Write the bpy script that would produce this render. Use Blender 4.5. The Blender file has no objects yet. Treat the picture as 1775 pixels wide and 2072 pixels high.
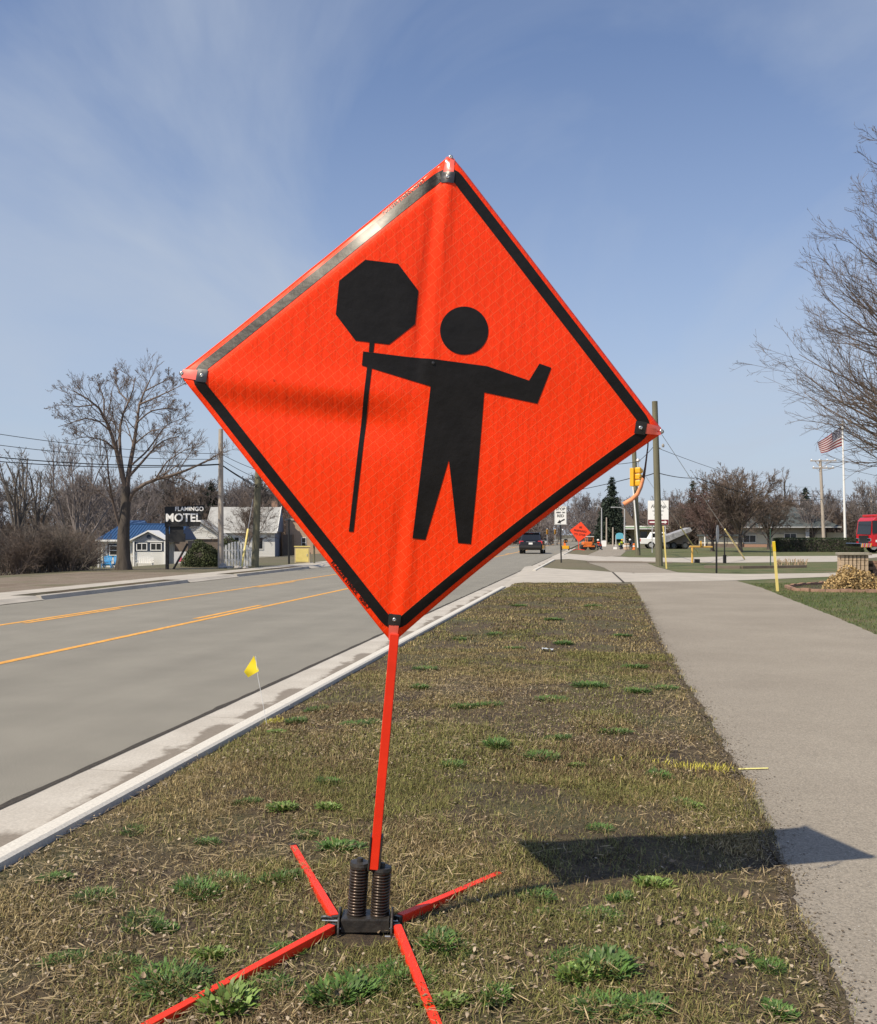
import bpy, bmesh, math, random
import numpy as np
from mathutils import Vector, Matrix

# ---------------------------------------------------------------- camera, sky, sun, exposure
CAMH, F, CX, HZ = 1.50, 2000.0, 887.5, 1081.0      # eye height; focal length, principal column and horizon row on a 1775 x 2072 frame
SUN_A, SUN_B = 0.646, 0.53                          # metres of shadow towards +x and +y for each metre of height
sc = bpy.context.scene
cam_d = bpy.data.cameras.new('camera'); cam = bpy.data.objects.new('camera', cam_d)
sc.collection.objects.link(cam); sc.camera = cam
cam.location = (0, 0, CAMH); cam.rotation_euler = (math.radians(90), 0, 0)
cam_d.sensor_fit = 'VERTICAL'; cam_d.sensor_height = 24.0; cam_d.lens = 24.0 * F / 2072
cam_d.shift_y = (HZ - 1036) / 2072; cam_d.clip_end = 6000; cam_d.clip_start = 0.05

sun_dir = Vector((SUN_A, SUN_B, -1)).normalized()
sun_el = math.asin(-sun_dir.z)
sun_az = math.atan2(-sun_dir.x, -sun_dir.y)          # compass angle from +y towards +x
world = bpy.data.worlds.new('World'); sc.world = world; world.use_nodes = True
wn = world.node_tree; wn.nodes.clear(); wl = wn.links
w_out = wn.nodes.new('ShaderNodeOutputWorld'); w_bg = wn.nodes.new('ShaderNodeBackground')
w_sky = wn.nodes.new('ShaderNodeTexSky'); w_sky.sky_type = 'NISHITA'; w_sky.sun_disc = False
w_sky.sun_elevation = sun_el; w_sky.sun_rotation = sun_az
w_sky.air_density = 1.0; w_sky.dust_density = 0.5; w_sky.ozone_density = 2.2
w_bg.inputs['Strength'].default_value = 0.103
# thin high cirrus: stretched noise on the sky direction, mixed in as a pale veil
w_tc = wn.nodes.new('ShaderNodeTexCoord')
w_sep = wn.nodes.new('ShaderNodeSeparateXYZ'); wl.new(w_tc.outputs['Generated'], w_sep.inputs[0])
def wmath(op, a, b=None):
    n = wn.nodes.new('ShaderNodeMath'); n.operation = op
    for i, s in enumerate((a, b)):
        if s is None: continue
        if isinstance(s, (int, float)): n.inputs[i].default_value = s
        else: wl.new(s, n.inputs[i])
    return n.outputs[0]
zc = wmath('MAXIMUM', wmath('ADD', w_sep.outputs['Z'], 0.12), 0.02)
w_cmb = wn.nodes.new('ShaderNodeCombineXYZ')
wl.new(wmath('DIVIDE', w_sep.outputs['X'], zc), w_cmb.inputs[0]); wl.new(wmath('DIVIDE', w_sep.outputs['Y'], zc), w_cmb.inputs[1])
w_map = wn.nodes.new('ShaderNodeMapping'); w_map.inputs['Rotation'].default_value = (0, 0, math.radians(-24))
w_map.inputs['Scale'].default_value = (0.75, 0.34, 1); w_map.inputs['Location'].default_value = (22.2, 11.4, 0); wl.new(w_cmb.outputs[0], w_map.inputs[0])
w_no = wn.nodes.new('ShaderNodeTexNoise'); w_no.inputs['Scale'].default_value = 1.15; w_no.inputs['Detail'].default_value = 7
w_no.inputs['Roughness'].default_value = 0.55; w_no.inputs['Distortion'].default_value = 0.6; wl.new(w_map.outputs[0], w_no.inputs['Vector'])
w_rp = wn.nodes.new('ShaderNodeValToRGB'); w_rp.color_ramp.elements[0].position = 0.42; w_rp.color_ramp.elements[1].position = 0.68
w_rp.color_ramp.elements[1].color = (0.70, 0.70, 0.70, 1); wl.new(w_no.outputs['Fac'], w_rp.inputs[0])
hz_ = wmath('MULTIPLY', wmath('POWER', wmath('MAXIMUM', wmath('SUBTRACT', 1.0, wmath('MULTIPLY', wmath('ABSOLUTE', w_sep.outputs['Z']), 1.55)), 0.0), 1.8), 0.92)   # haze thickens towards the horizon all round
w_fac = wmath('MINIMUM', wmath('ADD', w_rp.outputs[0], wmath('MULTIPLY', hz_, wmath('SUBTRACT', 1.0, w_rp.outputs[0]))), 1.0)
w_mx = wn.nodes.new('ShaderNodeMix'); w_mx.data_type = 'RGBA'
wl.new(w_fac, w_mx.inputs['Factor']); w_tn = wn.nodes.new('ShaderNodeMix'); w_tn.data_type = 'RGBA'; w_tn.blend_type = 'MULTIPLY'; w_tn.inputs['Factor'].default_value = 1.0; w_tn.inputs['B'].default_value = (0.93, 1.0, 1.17, 1); wl.new(w_sky.outputs[0], w_tn.inputs['A']); wl.new(w_tn.outputs['Result'], w_mx.inputs['A'])
w_mx.inputs['B'].default_value = (4.5, 5.1, 6.05, 1)
wl.new(w_mx.outputs['Result'], w_bg.inputs['Color']); wl.new(w_bg.outputs[0], w_out.inputs[0])

sun_d = bpy.data.lights.new('sun', 'SUN'); sun = bpy.data.objects.new('sun', sun_d); sc.collection.objects.link(sun)
sun_d.energy = 4.9; sun_d.angle = math.radians(0.55); sun_d.color = (1.0, 0.885, 0.70)
sun.rotation_euler = sun_dir.to_track_quat('-Z', 'Y').to_euler(); sun.location = (-20, -20, 30)
sc.view_settings.view_transform = 'Standard'; sc.view_settings.look = 'None'
sc.view_settings.exposure = 0.12; sc.view_settings.gamma = 1.0; sc.view_settings.use_curve_mapping = False

# ---------------------------------------------------------------- frames and helpers
TH = math.atan2(329, F)                              # heading of the road, right of the view axis
ST, CT = math.sin(TH), math.cos(TH)
ROADZ = -0.09
def W(v, u, z=0.0): return Vector((v * CT + u * ST, -v * ST + u * CT, z))     # road frame (across, along) to world
def UV(x, y): return (x * CT - y * ST, x * ST + y * CT)                       # world to (v, u)
def sstep(a, b, x):
    t = min(1, max(0, (x - a) / (b - a))); return t * t * (3 - 2 * t)
def gz(x, y):                                        # the yards across the road lie about a metre lower
    v, u = UV(x, y)
    return -1.0 * sstep(-20.5, -33.0, v)
def G(x, y, z=0.0):                                  # point at height z seen at (x, y) of the frame
    Y = (CAMH - z) * F / (y - HZ); return Vector(((x - CX) * Y / F, Y, z))
def P(x, y, Y): return Vector(((x - CX) * Y / F, Y, CAMH - (y - HZ) * Y / F))
def at(x, Y): X = (x - CX) * Y / F; return Vector((X, Y, gz(X, Y)))           # on the ground, column x, distance Y

COL = sc.collection
def tag(o, label=None, cat=None, group=None, kind=None):
    if label: o['label'] = label
    if cat: o['category'] = cat
    if group: o['group'] = group
    if kind: o['kind'] = kind
    return o
def thing(name, loc, label, cat, group=None, rz=0.0):
    o = bpy.data.objects.new(name, None); COL.objects.link(o); o.empty_display_size = 0.2
    o.location = loc; o.rotation_euler = (0, 0, rz)
    return tag(o, label, cat, group)
def rootmat(o): return Matrix.Translation(o.location) @ o.rotation_euler.to_matrix().to_4x4()
def copy_thing(o, loc, rz=None, label=None, parent=None, scale=None):
    c = o.copy(); COL.objects.link(c); c.parent = parent
    if parent is None:
        c.location = loc
        if rz is not None: c.rotation_euler = (0, 0, rz)
        if scale is not None: c.scale = scale if hasattr(scale, '__len__') else (scale,) * 3
        if label: c['label'] = label
    for ch in list(o.children): copy_thing(ch, None, parent=c)
    return c

class MB:
    """collects shapes; build() links them as one mesh object"""
    def __init__(s): s.v = []; s.f = []
    def add(s, vs, fs):
        n = len(s.v); s.v += [tuple(p) for p in vs]; s.f += [tuple(i + n for i in f) for f in fs]; return s
    def box(s, c, size, rot=None):
        c = Vector(c); hx, hy, hz = [d / 2 for d in size]
        vs = [Vector((x, y, z)) for x in (-hx, hx) for y in (-hy, hy) for z in (-hz, hz)]
        if rot is not None:
            if isinstance(rot, (int, float)): rot = Matrix.Rotation(rot, 3, 'Z')
            vs = [rot @ p for p in vs]
        return s.add([p + c for p in vs], [(0, 1, 3, 2), (4, 6, 7, 5), (0, 4, 5, 1), (2, 3, 7, 6), (0, 2, 6, 4), (1, 5, 7, 3)])
    def bar(s, a, b, w, t=None, up=(0, 0, 1)):
        a, b = Vector(a), Vector(b); t = t or w; d = (b - a); L = d.length; d.normalize()
        x = d.cross(Vector(up))
        if x.length < 1e-4: x = d.cross(Vector((1, 0, 0)))
        x.normalize(); z = x.cross(d)
        return s.box((a + b) / 2, (w, L, t), Matrix((x, d, z)).transposed())
    def tube(s, pts, r, n=8, cap=True):
        pts = [Vector(p) for p in pts]; k = len(pts)
        rs = r if hasattr(r, '__len__') else [r] * k
        vs = []; ref = None
        for i, p in enumerate(pts):
            t = (pts[min(i + 1, k - 1)] - pts[max(i - 1, 0)]).normalized()
            if ref is None: ref = t.orthogonal().normalized()
            a = (ref - t * ref.dot(t))
            a = a.normalized() if a.length > 1e-6 else t.orthogonal().normalized()
            ref = a; b = t.cross(a)
            vs += [p + (a * math.cos(2 * math.pi * j / n) + b * math.sin(2 * math.pi * j / n)) * rs[i] for j in range(n)]
        fs = [(i * n + j, i * n + (j + 1) % n, (i + 1) * n + (j + 1) % n, (i + 1) * n + j) for i in range(k - 1) for j in range(n)]
        if cap: fs += [tuple(reversed(range(n))), tuple((k - 1) * n + j for j in range(n))]
        return s.add(vs, fs)
    def prism(s, poly, d):
        """planar polygon of 3D points pushed along vector d"""
        d = Vector(d); n = len(poly); A = [Vector(p) for p in poly]
        return s.add(A + [p + d for p in A], [tuple(range(n)), tuple(reversed(range(n, 2 * n)))] +
                     [(i, i + n, (i + 1) % n + n, (i + 1) % n) for i in range(n)])
    def lathe(s, c, prof, n=14, axis=None):
        M = Matrix.Identity(3) if axis is None else Vector((0, 0, 1)).rotation_difference(Vector(axis)).to_matrix()
        c = Vector(c); k = len(prof)
        vs = [M @ Vector((r * math.cos(2 * math.pi * j / n), r * math.sin(2 * math.pi * j / n), z)) + c for r, z in prof for j in range(n)]
        fs = [(i * n + j, i * n + (j + 1) % n, (i + 1) * n + (j + 1) % n, (i + 1) * n + j) for i in range(k - 1) for j in range(n)]
        return s.add(vs, fs + [tuple(reversed(range(n))), tuple((k - 1) * n + j for j in range(n))])
    def mesh(s, name, m=None, inv=None):
        me = bpy.data.meshes.new(name); me.from_pydata(s.v, [], s.f)
        if inv is not None: me.transform(inv)
        bm = bmesh.new(); bm.from_mesh(me); bmesh.ops.recalc_face_normals(bm, faces=bm.faces); bm.to_mesh(me); bm.free()
        if m: me.materials.append(m)
        return me
    def build(s, name, m, parent=None, bevel=0, smooth=False, world=True):
        """world=True: shapes are in world coordinates, also under a parent"""
        inv = None
        if parent is not None and world:
            Mx = rootmat(parent); q = parent
            while q.parent is not None: q = q.parent; Mx = rootmat(q) @ Mx
            inv = Mx.inverted()
        me = s.mesh(name, m, inv)
        o = bpy.data.objects.new(name, me); COL.objects.link(o); o.parent = parent
        if smooth:
            for p in me.polygons: p.use_smooth = True
        if bevel:
            b = o.modifiers.new('bevel', 'BEVEL'); b.width = bevel; b.segments = 2; b.limit_method = 'ANGLE'
        return o
def npmesh(name, V, Fq, m, smooth=True):
    """mesh from numpy: V (n,3), Fq (m,k) all faces the same size"""
    me = bpy.data.meshes.new(name); V = np.asarray(V, np.float32); Fq = np.asarray(Fq, np.int32); k = Fq.shape[1]
    me.vertices.add(len(V)); me.vertices.foreach_set('co', V.ravel())
    me.loops.add(Fq.size); me.loops.foreach_set('vertex_index', Fq.ravel())
    me.polygons.add(len(Fq)); me.polygons.foreach_set('loop_start', np.arange(0, Fq.size, k, dtype=np.int32))
    if smooth: me.polygons.foreach_set('use_smooth', np.ones(len(Fq), bool))
    me.update(calc_edges=True); me.validate()
    if m: me.materials.append(m)
    return me
def npobj(name, me, parent=None, loc=None):
    o = bpy.data.objects.new(name, me); COL.objects.link(o); o.parent = parent
    if loc is not None: o.location = loc
    return o
def text_mesh(name, s, size, m, shear=0.0, bold=0.0, ext=0.002, space=1.0):
    cu = bpy.data.curves.new(name, 'FONT'); cu.body = s; cu.size = size; cu.align_x = 'CENTER'; cu.align_y = 'CENTER'
    cu.extrude = ext; cu.shear = shear; cu.offset = bold; cu.space_character = space; cu.resolution_u = 3
    o = bpy.data.objects.new(name, cu); COL.objects.link(o)
    dg = bpy.context.evaluated_depsgraph_get(); dg.update()
    me = bpy.data.meshes.new_from_object(o.evaluated_get(dg), depsgraph=dg)
    bpy.data.objects.remove(o); bpy.data.curves.remove(cu)
    me.materials.clear(); me.materials.append(m); me.name = name
    return me
def text_obj(name, s, size, m, parent, loc, rot, **k):
    """loc/rot local to the parent"""
    o = npobj(name, text_mesh(name, s, size, m, **k), parent); o.location = loc; o.rotation_euler = rot; return o

# ---------------------------------------------------------------- materials
MATS = {}
def mat(name, col, rough=0.7, var=0.0, vscale=8.0, bump=0.0, bscale=60.0, metal=0.0, col2=None, coat=0.0, spec=None, stretch=(1, 1, 1), trans=0.0, detail=5):
    if name in MATS: return MATS[name]
    m = bpy.data.materials.new(name); m.use_nodes = True; nt = m.node_tree; b = nt.nodes['Principled BSDF']; L = nt.links
    b.inputs['Roughness'].default_value = rough; b.inputs['Metallic'].default_value = metal
    b.inputs['Coat Weight'].default_value = coat; b.inputs['Coat Roughness'].default_value = 0.05 if 'print' not in name else 0.2
    if spec is not None: b.inputs['Specular IOR Level'].default_value = spec
    if trans: b.inputs['Transmission Weight'].default_value = trans
    c = tuple(col) + (1,)
    tc = nt.nodes.new('ShaderNodeTexCoord'); mp = nt.nodes.new('ShaderNodeMapping'); L.new(tc.outputs['Object'], mp.inputs[0]); mp.inputs['Scale'].default_value = stretch
    if var or col2:
        no = nt.nodes.new('ShaderNodeTexNoise'); no.inputs['Scale'].default_value = vscale; no.inputs['Detail'].default_value = detail
        no.inputs['Roughness'].default_value = 0.6; L.new(mp.outputs[0], no.inputs['Vector'])
        rp = nt.nodes.new('ShaderNodeValToRGB'); e = rp.color_ramp.elements
        e[0].position, e[1].position = 0.32, 0.68
        if col2: e[0].color = c; e[1].color = tuple(col2) + (1,)
        else:
            e[0].color = tuple(max(0, x * (1 - var)) for x in col) + (1,); e[1].color = tuple(min(1, x * (1 + var)) for x in col) + (1,)
        L.new(no.outputs['Fac'], rp.inputs[0]); L.new(rp.outputs[0], b.inputs['Base Color'])
    else: b.inputs['Base Color'].default_value = c
    if bump:
        n2 = nt.nodes.new('ShaderNodeTexNoise'); n2.inputs['Scale'].default_value = bscale; n2.inputs['Detail'].default_value = 4; L.new(mp.outputs[0], n2.inputs['Vector'])
        bp = nt.nodes.new('ShaderNodeBump'); bp.inputs['Strength'].default_value = bump; bp.inputs['Distance'].default_value = 0.01
        L.new(n2.outputs['Fac'], bp.inputs['Height']); L.new(bp.outputs[0], b.inputs['Normal'])
    MATS[name] = m; return m
class NT:
    """small helper to write node materials"""
    def __init__(s, name, rough=0.9):
        s.m = bpy.data.materials.new(name); s.m.use_nodes = True; s.t = s.m.node_tree; s.b = s.t.nodes['Principled BSDF']; s.b.inputs['Roughness'].default_value = rough
        s.tc = s.t.nodes.new('ShaderNodeTexCoord').outputs['Object']; MATS[name] = s.m
    def link(s, a, b): s.t.links.new(a, b)
    def mapping(s, scale=(1, 1, 1), rot=(0, 0, 0)):
        n = s.t.nodes.new('ShaderNodeMapping'); n.inputs['Scale'].default_value = scale; n.inputs['Rotation'].default_value = rot; s.link(s.tc, n.inputs[0]); return n.outputs[0]
    def noise(s, scale, detail=5, rough=0.6, vec=None, dist=0.0):
        n = s.t.nodes.new('ShaderNodeTexNoise'); n.inputs['Scale'].default_value = scale; n.inputs['Detail'].default_value = detail; n.inputs['Roughness'].default_value = rough
        n.inputs['Distortion'].default_value = dist; s.link(vec or s.tc, n.inputs['Vector']); return n.outputs['Fac']
    def ramp(s, fac, stops):
        n = s.t.nodes.new('ShaderNodeValToRGB'); e = n.color_ramp.elements
        while len(e) < len(stops): e.new(0.5)
        for q, (p, c) in zip(e, stops):
            q.position = p; q.color = (tuple(c) + (1,)) if hasattr(c, '__len__') else (c, c, c, 1)
        s.link(fac, n.inputs[0]); return n.outputs[0]
    def mix(s, f, a, b, mode='MIX'):
        n = s.t.nodes.new('ShaderNodeMix'); n.data_type = 'RGBA'; n.blend_type = mode
        for k, q in (('Factor', f), ('A', a), ('B', b)):
            i = n.inputs[k]
            if isinstance(q, (int, float)): i.default_value = q
            elif isinstance(q, tuple): i.default_value = q + (1,) if len(q) == 3 else q
            else: s.link(q, i)
        return n.outputs['Result']
    def math(s, op, a, b=None, clamp=False):
        n = s.t.nodes.new('ShaderNodeMath'); n.operation = op; n.use_clamp = clamp
        for i, q in enumerate((a, b)):
            if q is None: continue
            if isinstance(q, (int, float)): n.inputs[i].default_value = q
            else: s.link(q, n.inputs[i])
        return n.outputs[0]
    def sep(s, vec=None):
        n = s.t.nodes.new('ShaderNodeSeparateXYZ'); s.link(vec or s.tc, n.inputs[0]); return n.outputs
    def color(s, c): s.link(c, s.b.inputs['Base Color'])
    def bump(s, h, strength=0.5, dist=0.01):
        n = s.t.nodes.new('ShaderNodeBump'); n.inputs['Strength'].default_value = strength; n.inputs['Distance'].default_value = dist
        s.link(h, n.inputs['Height']); s.link(n.outputs[0], s.b.inputs['Normal'])

# soil and thatch under the verge
t = NT('verge_soil', 0.95)
c1 = t.ramp(t.noise(2.2, 6), [(0.36, (0.062, 0.044, 0.028)), (0.52, (0.105, 0.078, 0.043)), (0.66, (0.095, 0.082, 0.036))])
c2 = t.ramp(t.noise(55, 6, 0.7), [(0.3, (0.35, 0.33, 0.31)), (0.5, (0.9, 0.88, 0.85)), (0.72, (1.7, 1.6, 1.4))])
c3 = t.mix(1.0, c1, c2, 'MULTIPLY')
gr = t.ramp(t.noise(0.55, 3), [(0.5, 0.0), (0.68, 0.55)])
t.color(t.mix(gr, c3, (0.07, 0.095, 0.028))); t.bump(t.noise(38, 6, 0.7), 0.9, 0.03)
t = NT('lawn_soil', 0.95)
c1 = t.ramp(t.noise(0.8, 6), [(0.36, (0.075, 0.10, 0.03)), (0.52, (0.11, 0.12, 0.045)), (0.66, (0.16, 0.13, 0.07))])
c2 = t.ramp(t.noise(40, 6, 0.7), [(0.3, 0.45), (0.5, 0.95), (0.72, 1.5)])
t.color(t.mix(1.0, c1, c2, 'MULTIPLY')); t.bump(t.noise(30, 6, 0.7), 0.8, 0.03)
t = NT('far_ground', 0.95)
c1 = t.ramp(t.noise(0.09, 6), [(0.38, (0.105, 0.10, 0.05)), (0.52, (0.125, 0.105, 0.065)), (0.66, (0.085, 0.095, 0.035))])
c2 = t.ramp(t.noise(6, 6, 0.7), [(0.3, 0.7), (0.72, 1.3)])
t.color(t.mix(1.0, c1, c2, 'MULTIPLY'))
t = NT('dirt_lot', 0.95)
c1 = t.ramp(t.noise(0.6, 6), [(0.36, (0.15, 0.115, 0.08)), (0.52, (0.20, 0.16, 0.12)), (0.66, (0.13, 0.115, 0.065))])
c2 = t.ramp(t.noise(18, 6, 0.7), [(0.3, 0.7), (0.72, 1.3)])
t.color(t.mix(1.0, c1, c2, 'MULTIPLY')); t.bump(t.noise(20, 6), 0.6, 0.03)
t = NT('road_asphalt', 0.85)
lanes = t.noise(1.0, 5, 0.55, t.mapping((0.85, 0.012, 1)))
c1 = t.ramp(lanes, [(0.28, (0.190, 0.177, 0.147)), (0.72, (0.240, 0.224, 0.187))])
c2 = t.ramp(t.noise(130, 3, 0.7), [(0.3, 0.62), (0.7, 1.38)])
c3 = t.ramp(t.noise(0.9, 6, 0.6), [(0.35, 0.93), (0.65, 1.07)])
t.color(t.mix(1.0, t.mix(1.0, c1, c2, 'MULTIPLY'), c3, 'MULTIPLY')); t.bump(t.noise(160, 3), 0.25, 0.004)
t = NT('path_asphalt', 0.9)
c1 = t.ramp(t.noise(0.5, 6, 0.6), [(0.35, (0.235, 0.205, 0.165)), (0.65, (0.285, 0.252, 0.205))])
c2 = t.ramp(t.noise(95, 4, 0.75), [(0.28, 0.5), (0.5, 1.0), (0.74, 1.55)])
v3 = t.t.nodes.new('ShaderNodeTexVoronoi'); v3.inputs['Scale'].default_value = 70; t.link(t.tc, v3.inputs['Vector'])
sp = t.ramp(v3.outputs['Distance'], [(0.05, 1.5), (0.14, 1.0)])
t.color(t.mix(1.0, t.mix(1.0, c1, c2, 'MULTIPLY'), sp, 'MULTIPLY')); t.bump(t.noise(110, 4, 0.7), 0.5, 0.006)
KFACE = -2.80
t = NT('kerb_concrete', 0.85)                      # object x runs across: dirt caught in the gutter along the kerb face
sx = t.sep()
c1 = t.ramp(t.noise(1.4, 6, 0.6), [(0.35, (0.40, 0.365, 0.315)), (0.65, (0.50, 0.465, 0.41))])
c2 = t.ramp(t.noise(60, 5, 0.7), [(0.3, 0.82), (0.7, 1.18)])
con = t.mix(1.0, c1, c2, 'MULTIPLY')
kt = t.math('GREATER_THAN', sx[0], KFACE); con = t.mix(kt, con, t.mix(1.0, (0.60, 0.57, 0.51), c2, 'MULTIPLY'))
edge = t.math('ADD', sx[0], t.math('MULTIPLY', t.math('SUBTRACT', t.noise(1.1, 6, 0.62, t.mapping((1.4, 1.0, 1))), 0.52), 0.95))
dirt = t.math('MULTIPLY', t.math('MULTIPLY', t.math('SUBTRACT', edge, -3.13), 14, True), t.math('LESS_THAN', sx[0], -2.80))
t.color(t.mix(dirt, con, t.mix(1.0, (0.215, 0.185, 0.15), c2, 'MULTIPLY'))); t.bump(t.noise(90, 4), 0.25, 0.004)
mat('concrete', (0.42, 0.385, 0.335), 0.85, 0.14, 1.2, 0.25, 60)
mat('joint_dirt', (0.045, 0.038, 0.03), 0.95, 0.4, 30, 0.8, 60)
mat('yellow_paint', (0.70, 0.345, 0.06), 0.7, 0.3, 9)
mat('spray_yellow', (0.72, 0.66, 0.24), 0.8, 0.2, 40)
mat('bark', (0.085, 0.070, 0.058), 0.95, 0.35, 6, 0.8, 30, stretch=(1, 1, 0.25))
mat('bark_dark', (0.075, 0.062, 0.055), 0.95, 0.35, 6)
mat('twig_grey', (0.135, 0.115, 0.10), 0.95, 0.3, 0.5)
mat('twig_brown', (0.16, 0.122, 0.10), 0.95, 0.3, 0.4)
mat('twig_red', (0.155, 0.10, 0.09), 0.95, 0.3, 0.4)
mat('twig_haze', (0.20, 0.172, 0.165), 0.95, 0.3, 0.1)  # distance haze is mixed into this paler, greyer twig colour
mat('twig_olive', (0.13, 0.105, 0.06), 0.95, 0.3, 0.4)
mat('fir_needles', (0.022, 0.036, 0.022), 0.8, 0.5, 1.2)
mat('hedge_leaf', (0.03, 0.048, 0.017), 0.75, 0.5, 2)
mat('juniper_leaf', (0.06, 0.075, 0.028), 0.8, 0.5, 2)
mat('dry_leaf', (0.42, 0.29, 0.125), 0.8, 0.5, 5)
mat('litter_leaf', (0.30, 0.225, 0.15), 0.85, 0.55, 9)
mat('weed_leaf', (0.070, 0.138, 0.024), 0.55, 0.45, 14)
mat('weed_leaf_light', (0.135, 0.21, 0.04), 0.55, 0.4, 14)
mat('orange_paint', (0.88, 0.040, 0.013), 0.42, 0.10, 9, 0.05, 40, spec=0.3)
mat('black_steel', (0.018, 0.016, 0.015), 0.42, 0.5, 18, 0.25, 60, col2=(0.05, 0.043, 0.036))
mat('spring_steel', (0.035, 0.026, 0.021), 0.28, 0.4, 25, metal=0.55, col2=(0.09, 0.065, 0.05))
mat('zinc', (0.62, 0.61, 0.58), 0.32, metal=0.9)
mat('rubber', (0.02, 0.02, 0.021), 0.75)
mat('grey_plastic', (0.075, 0.08, 0.085), 0.5)
mat('print_black', (0.012, 0.0105, 0.010), 0.42, 0.2, 12, 0.3, 22, coat=0.12, spec=0.15)
mat('pocket_black', (0.02, 0.018, 0.018), 0.3, coat=0.4)
mat('white_paint', (0.80, 0.79, 0.76), 0.6, 0.06, 3)
mat('siding_white', (0.78, 0.77, 0.73), 0.7, 0.05, 2)
mat('window_dark', (0.02, 0.023, 0.026), 0.08, spec=0.8)
mat('trim_navy', (0.03, 0.045, 0.075), 0.6)
mat('roof_blue', (0.022, 0.075, 0.19), 0.55, 0.08, 2)
mat('roof_grey', (0.36, 0.36, 0.35), 0.9, 0.15, 3)
mat('roof_slate', (0.062, 0.075, 0.08), 0.9, 0.15, 3)
mat('wood_pole', (0.155, 0.145, 0.095), 0.95, 0.25, 5, 0.6, 40, stretch=(1, 1, 0.12))
mat('steel_pole', (0.42, 0.36, 0.30), 0.7, 0.1, 4)
mat('galv', (0.52, 0.52, 0.52), 0.5, 0.08, 5, metal=0.4)
mat('wire', (0.02, 0.02, 0.022), 0.7)
mat('sign_black', (0.012, 0.012, 0.013), 0.6)
mat('sign_white', (0.84, 0.84, 0.82), 0.55)
mat('signal_yellow', (0.80, 0.42, 0.02), 0.45)
mat('marker_yellow', (0.82, 0.66, 0.22), 0.5, 0.06, 5)
mat('flag_yellow', (0.86, 0.68, 0.02), 0.6)
mat('chair_blue', (0.02, 0.28, 0.60), 0.5)
mat('fire_red', (0.52, 0.006, 0.012), 0.25, coat=0.6)
mat('chrome', (0.75, 0.75, 0.75), 0.15, metal=1.0)
mat('car_blue', (0.006, 0.007, 0.014), 0.2, coat=0.8)
mat('glass_dark', (0.008, 0.009, 0.010), 0.05, spec=0.8)
mat('lamp_red', (0.62, 0.03, 0.035), 0.2, coat=0.6)
mat('lamp_amber', (0.85, 0.33, 0.03), 0.3)
mat('tyre', (0.018, 0.018, 0.018), 0.85)
mat('tan_brick', (0.48, 0.34, 0.24), 0.85, 0.12, 5)
mat('stone_block', (0.44, 0.335, 0.235), 0.95, 0.18, 14, 0.8, 40)
mat('cap_stone', (0.30, 0.27, 0.215), 0.9, 0.15, 8)
mat('red_brick', (0.33, 0.20, 0.14), 0.9, 0.2, 10, 0.4, 50)
mat('boulder', (0.33, 0.31, 0.29), 0.9, 0.2, 4, 0.6, 10)
mat('pink', (0.85, 0.16, 0.24), 0.6)
mat('mulch', (0.07, 0.05, 0.035), 0.95, 0.5, 20, 0.8, 40)
# ---------------------------------------------------------------- value noise for scattering
def vnoise(x, y, seed=0):
    x = np.asarray(x, float); y = np.asarray(y, float); xi = np.floor(x).astype(np.int64); yi = np.floor(y).astype(np.int64); fx = x - xi; fy = y - yi
    fx = fx * fx * (3 - 2 * fx); fy = fy * fy * (3 - 2 * fy)
    def h(a, b):
        n = (a * 374761393 + b * 668265263 + seed * 1442695041) & 0xffffffff
        n = ((n ^ (n >> 13)) * 1274126177) & 0xffffffff
        return ((n ^ (n >> 16)) & 0xffff) / 65535.0
    return (h(xi, yi) * (1 - fx) + h(xi + 1, yi) * fx) * (1 - fy) + (h(xi, yi + 1) * (1 - fx) + h(xi + 1, yi + 1) * fx) * fy
def fbm(x, y, seed=0, o=3):
    return sum(vnoise(x * 2 ** i, y * 2 ** i, seed + i) * 0.5 ** i for i in range(o)) / sum(0.5 ** i for i in range(o))

# ---------------------------------------------------------------- the setting: ground, road, kerbs, path, drives
KB, KF, GU = -2.635, -2.79, -3.43          # near kerb: back, face, gutter edge
FB, FF, FG = -13.50, -13.35, -13.27        # far kerb
vs = [-2500, -900, -300, -120, -70, -50, -42, -38, -36, -34] + [-33 + 0.5 * i for i in range(26)] + [-19, -16, FB - .02, FB, KB - .01, KB + .01, 0, 5, 30, 100, 300, 900, 2500]
us = [-300, -60, -20, -5, 5, 20, 40, 60, 90, 130, 200, 400, 900, 3000]
V = []; Q = []
for i, v in enumerate(vs):
    for u in us:
        z = -1.0 * sstep(-20.5, -33.0, v)
        if FB <= v <= KB - .01: z = -0.17
        V.append(W(v, u, z))
nu = len(us)
for i in range(len(vs) - 1):
    for j in range(nu - 1): Q.append((i * nu + j, (i + 1) * nu + j, (i + 1) * nu + j + 1, i * nu + j + 1))
ground = npobj('ground', npmesh('ground', [tuple(p) for p in V], Q, MATS['far_ground'], False)); tag(ground, kind='structure')

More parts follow.
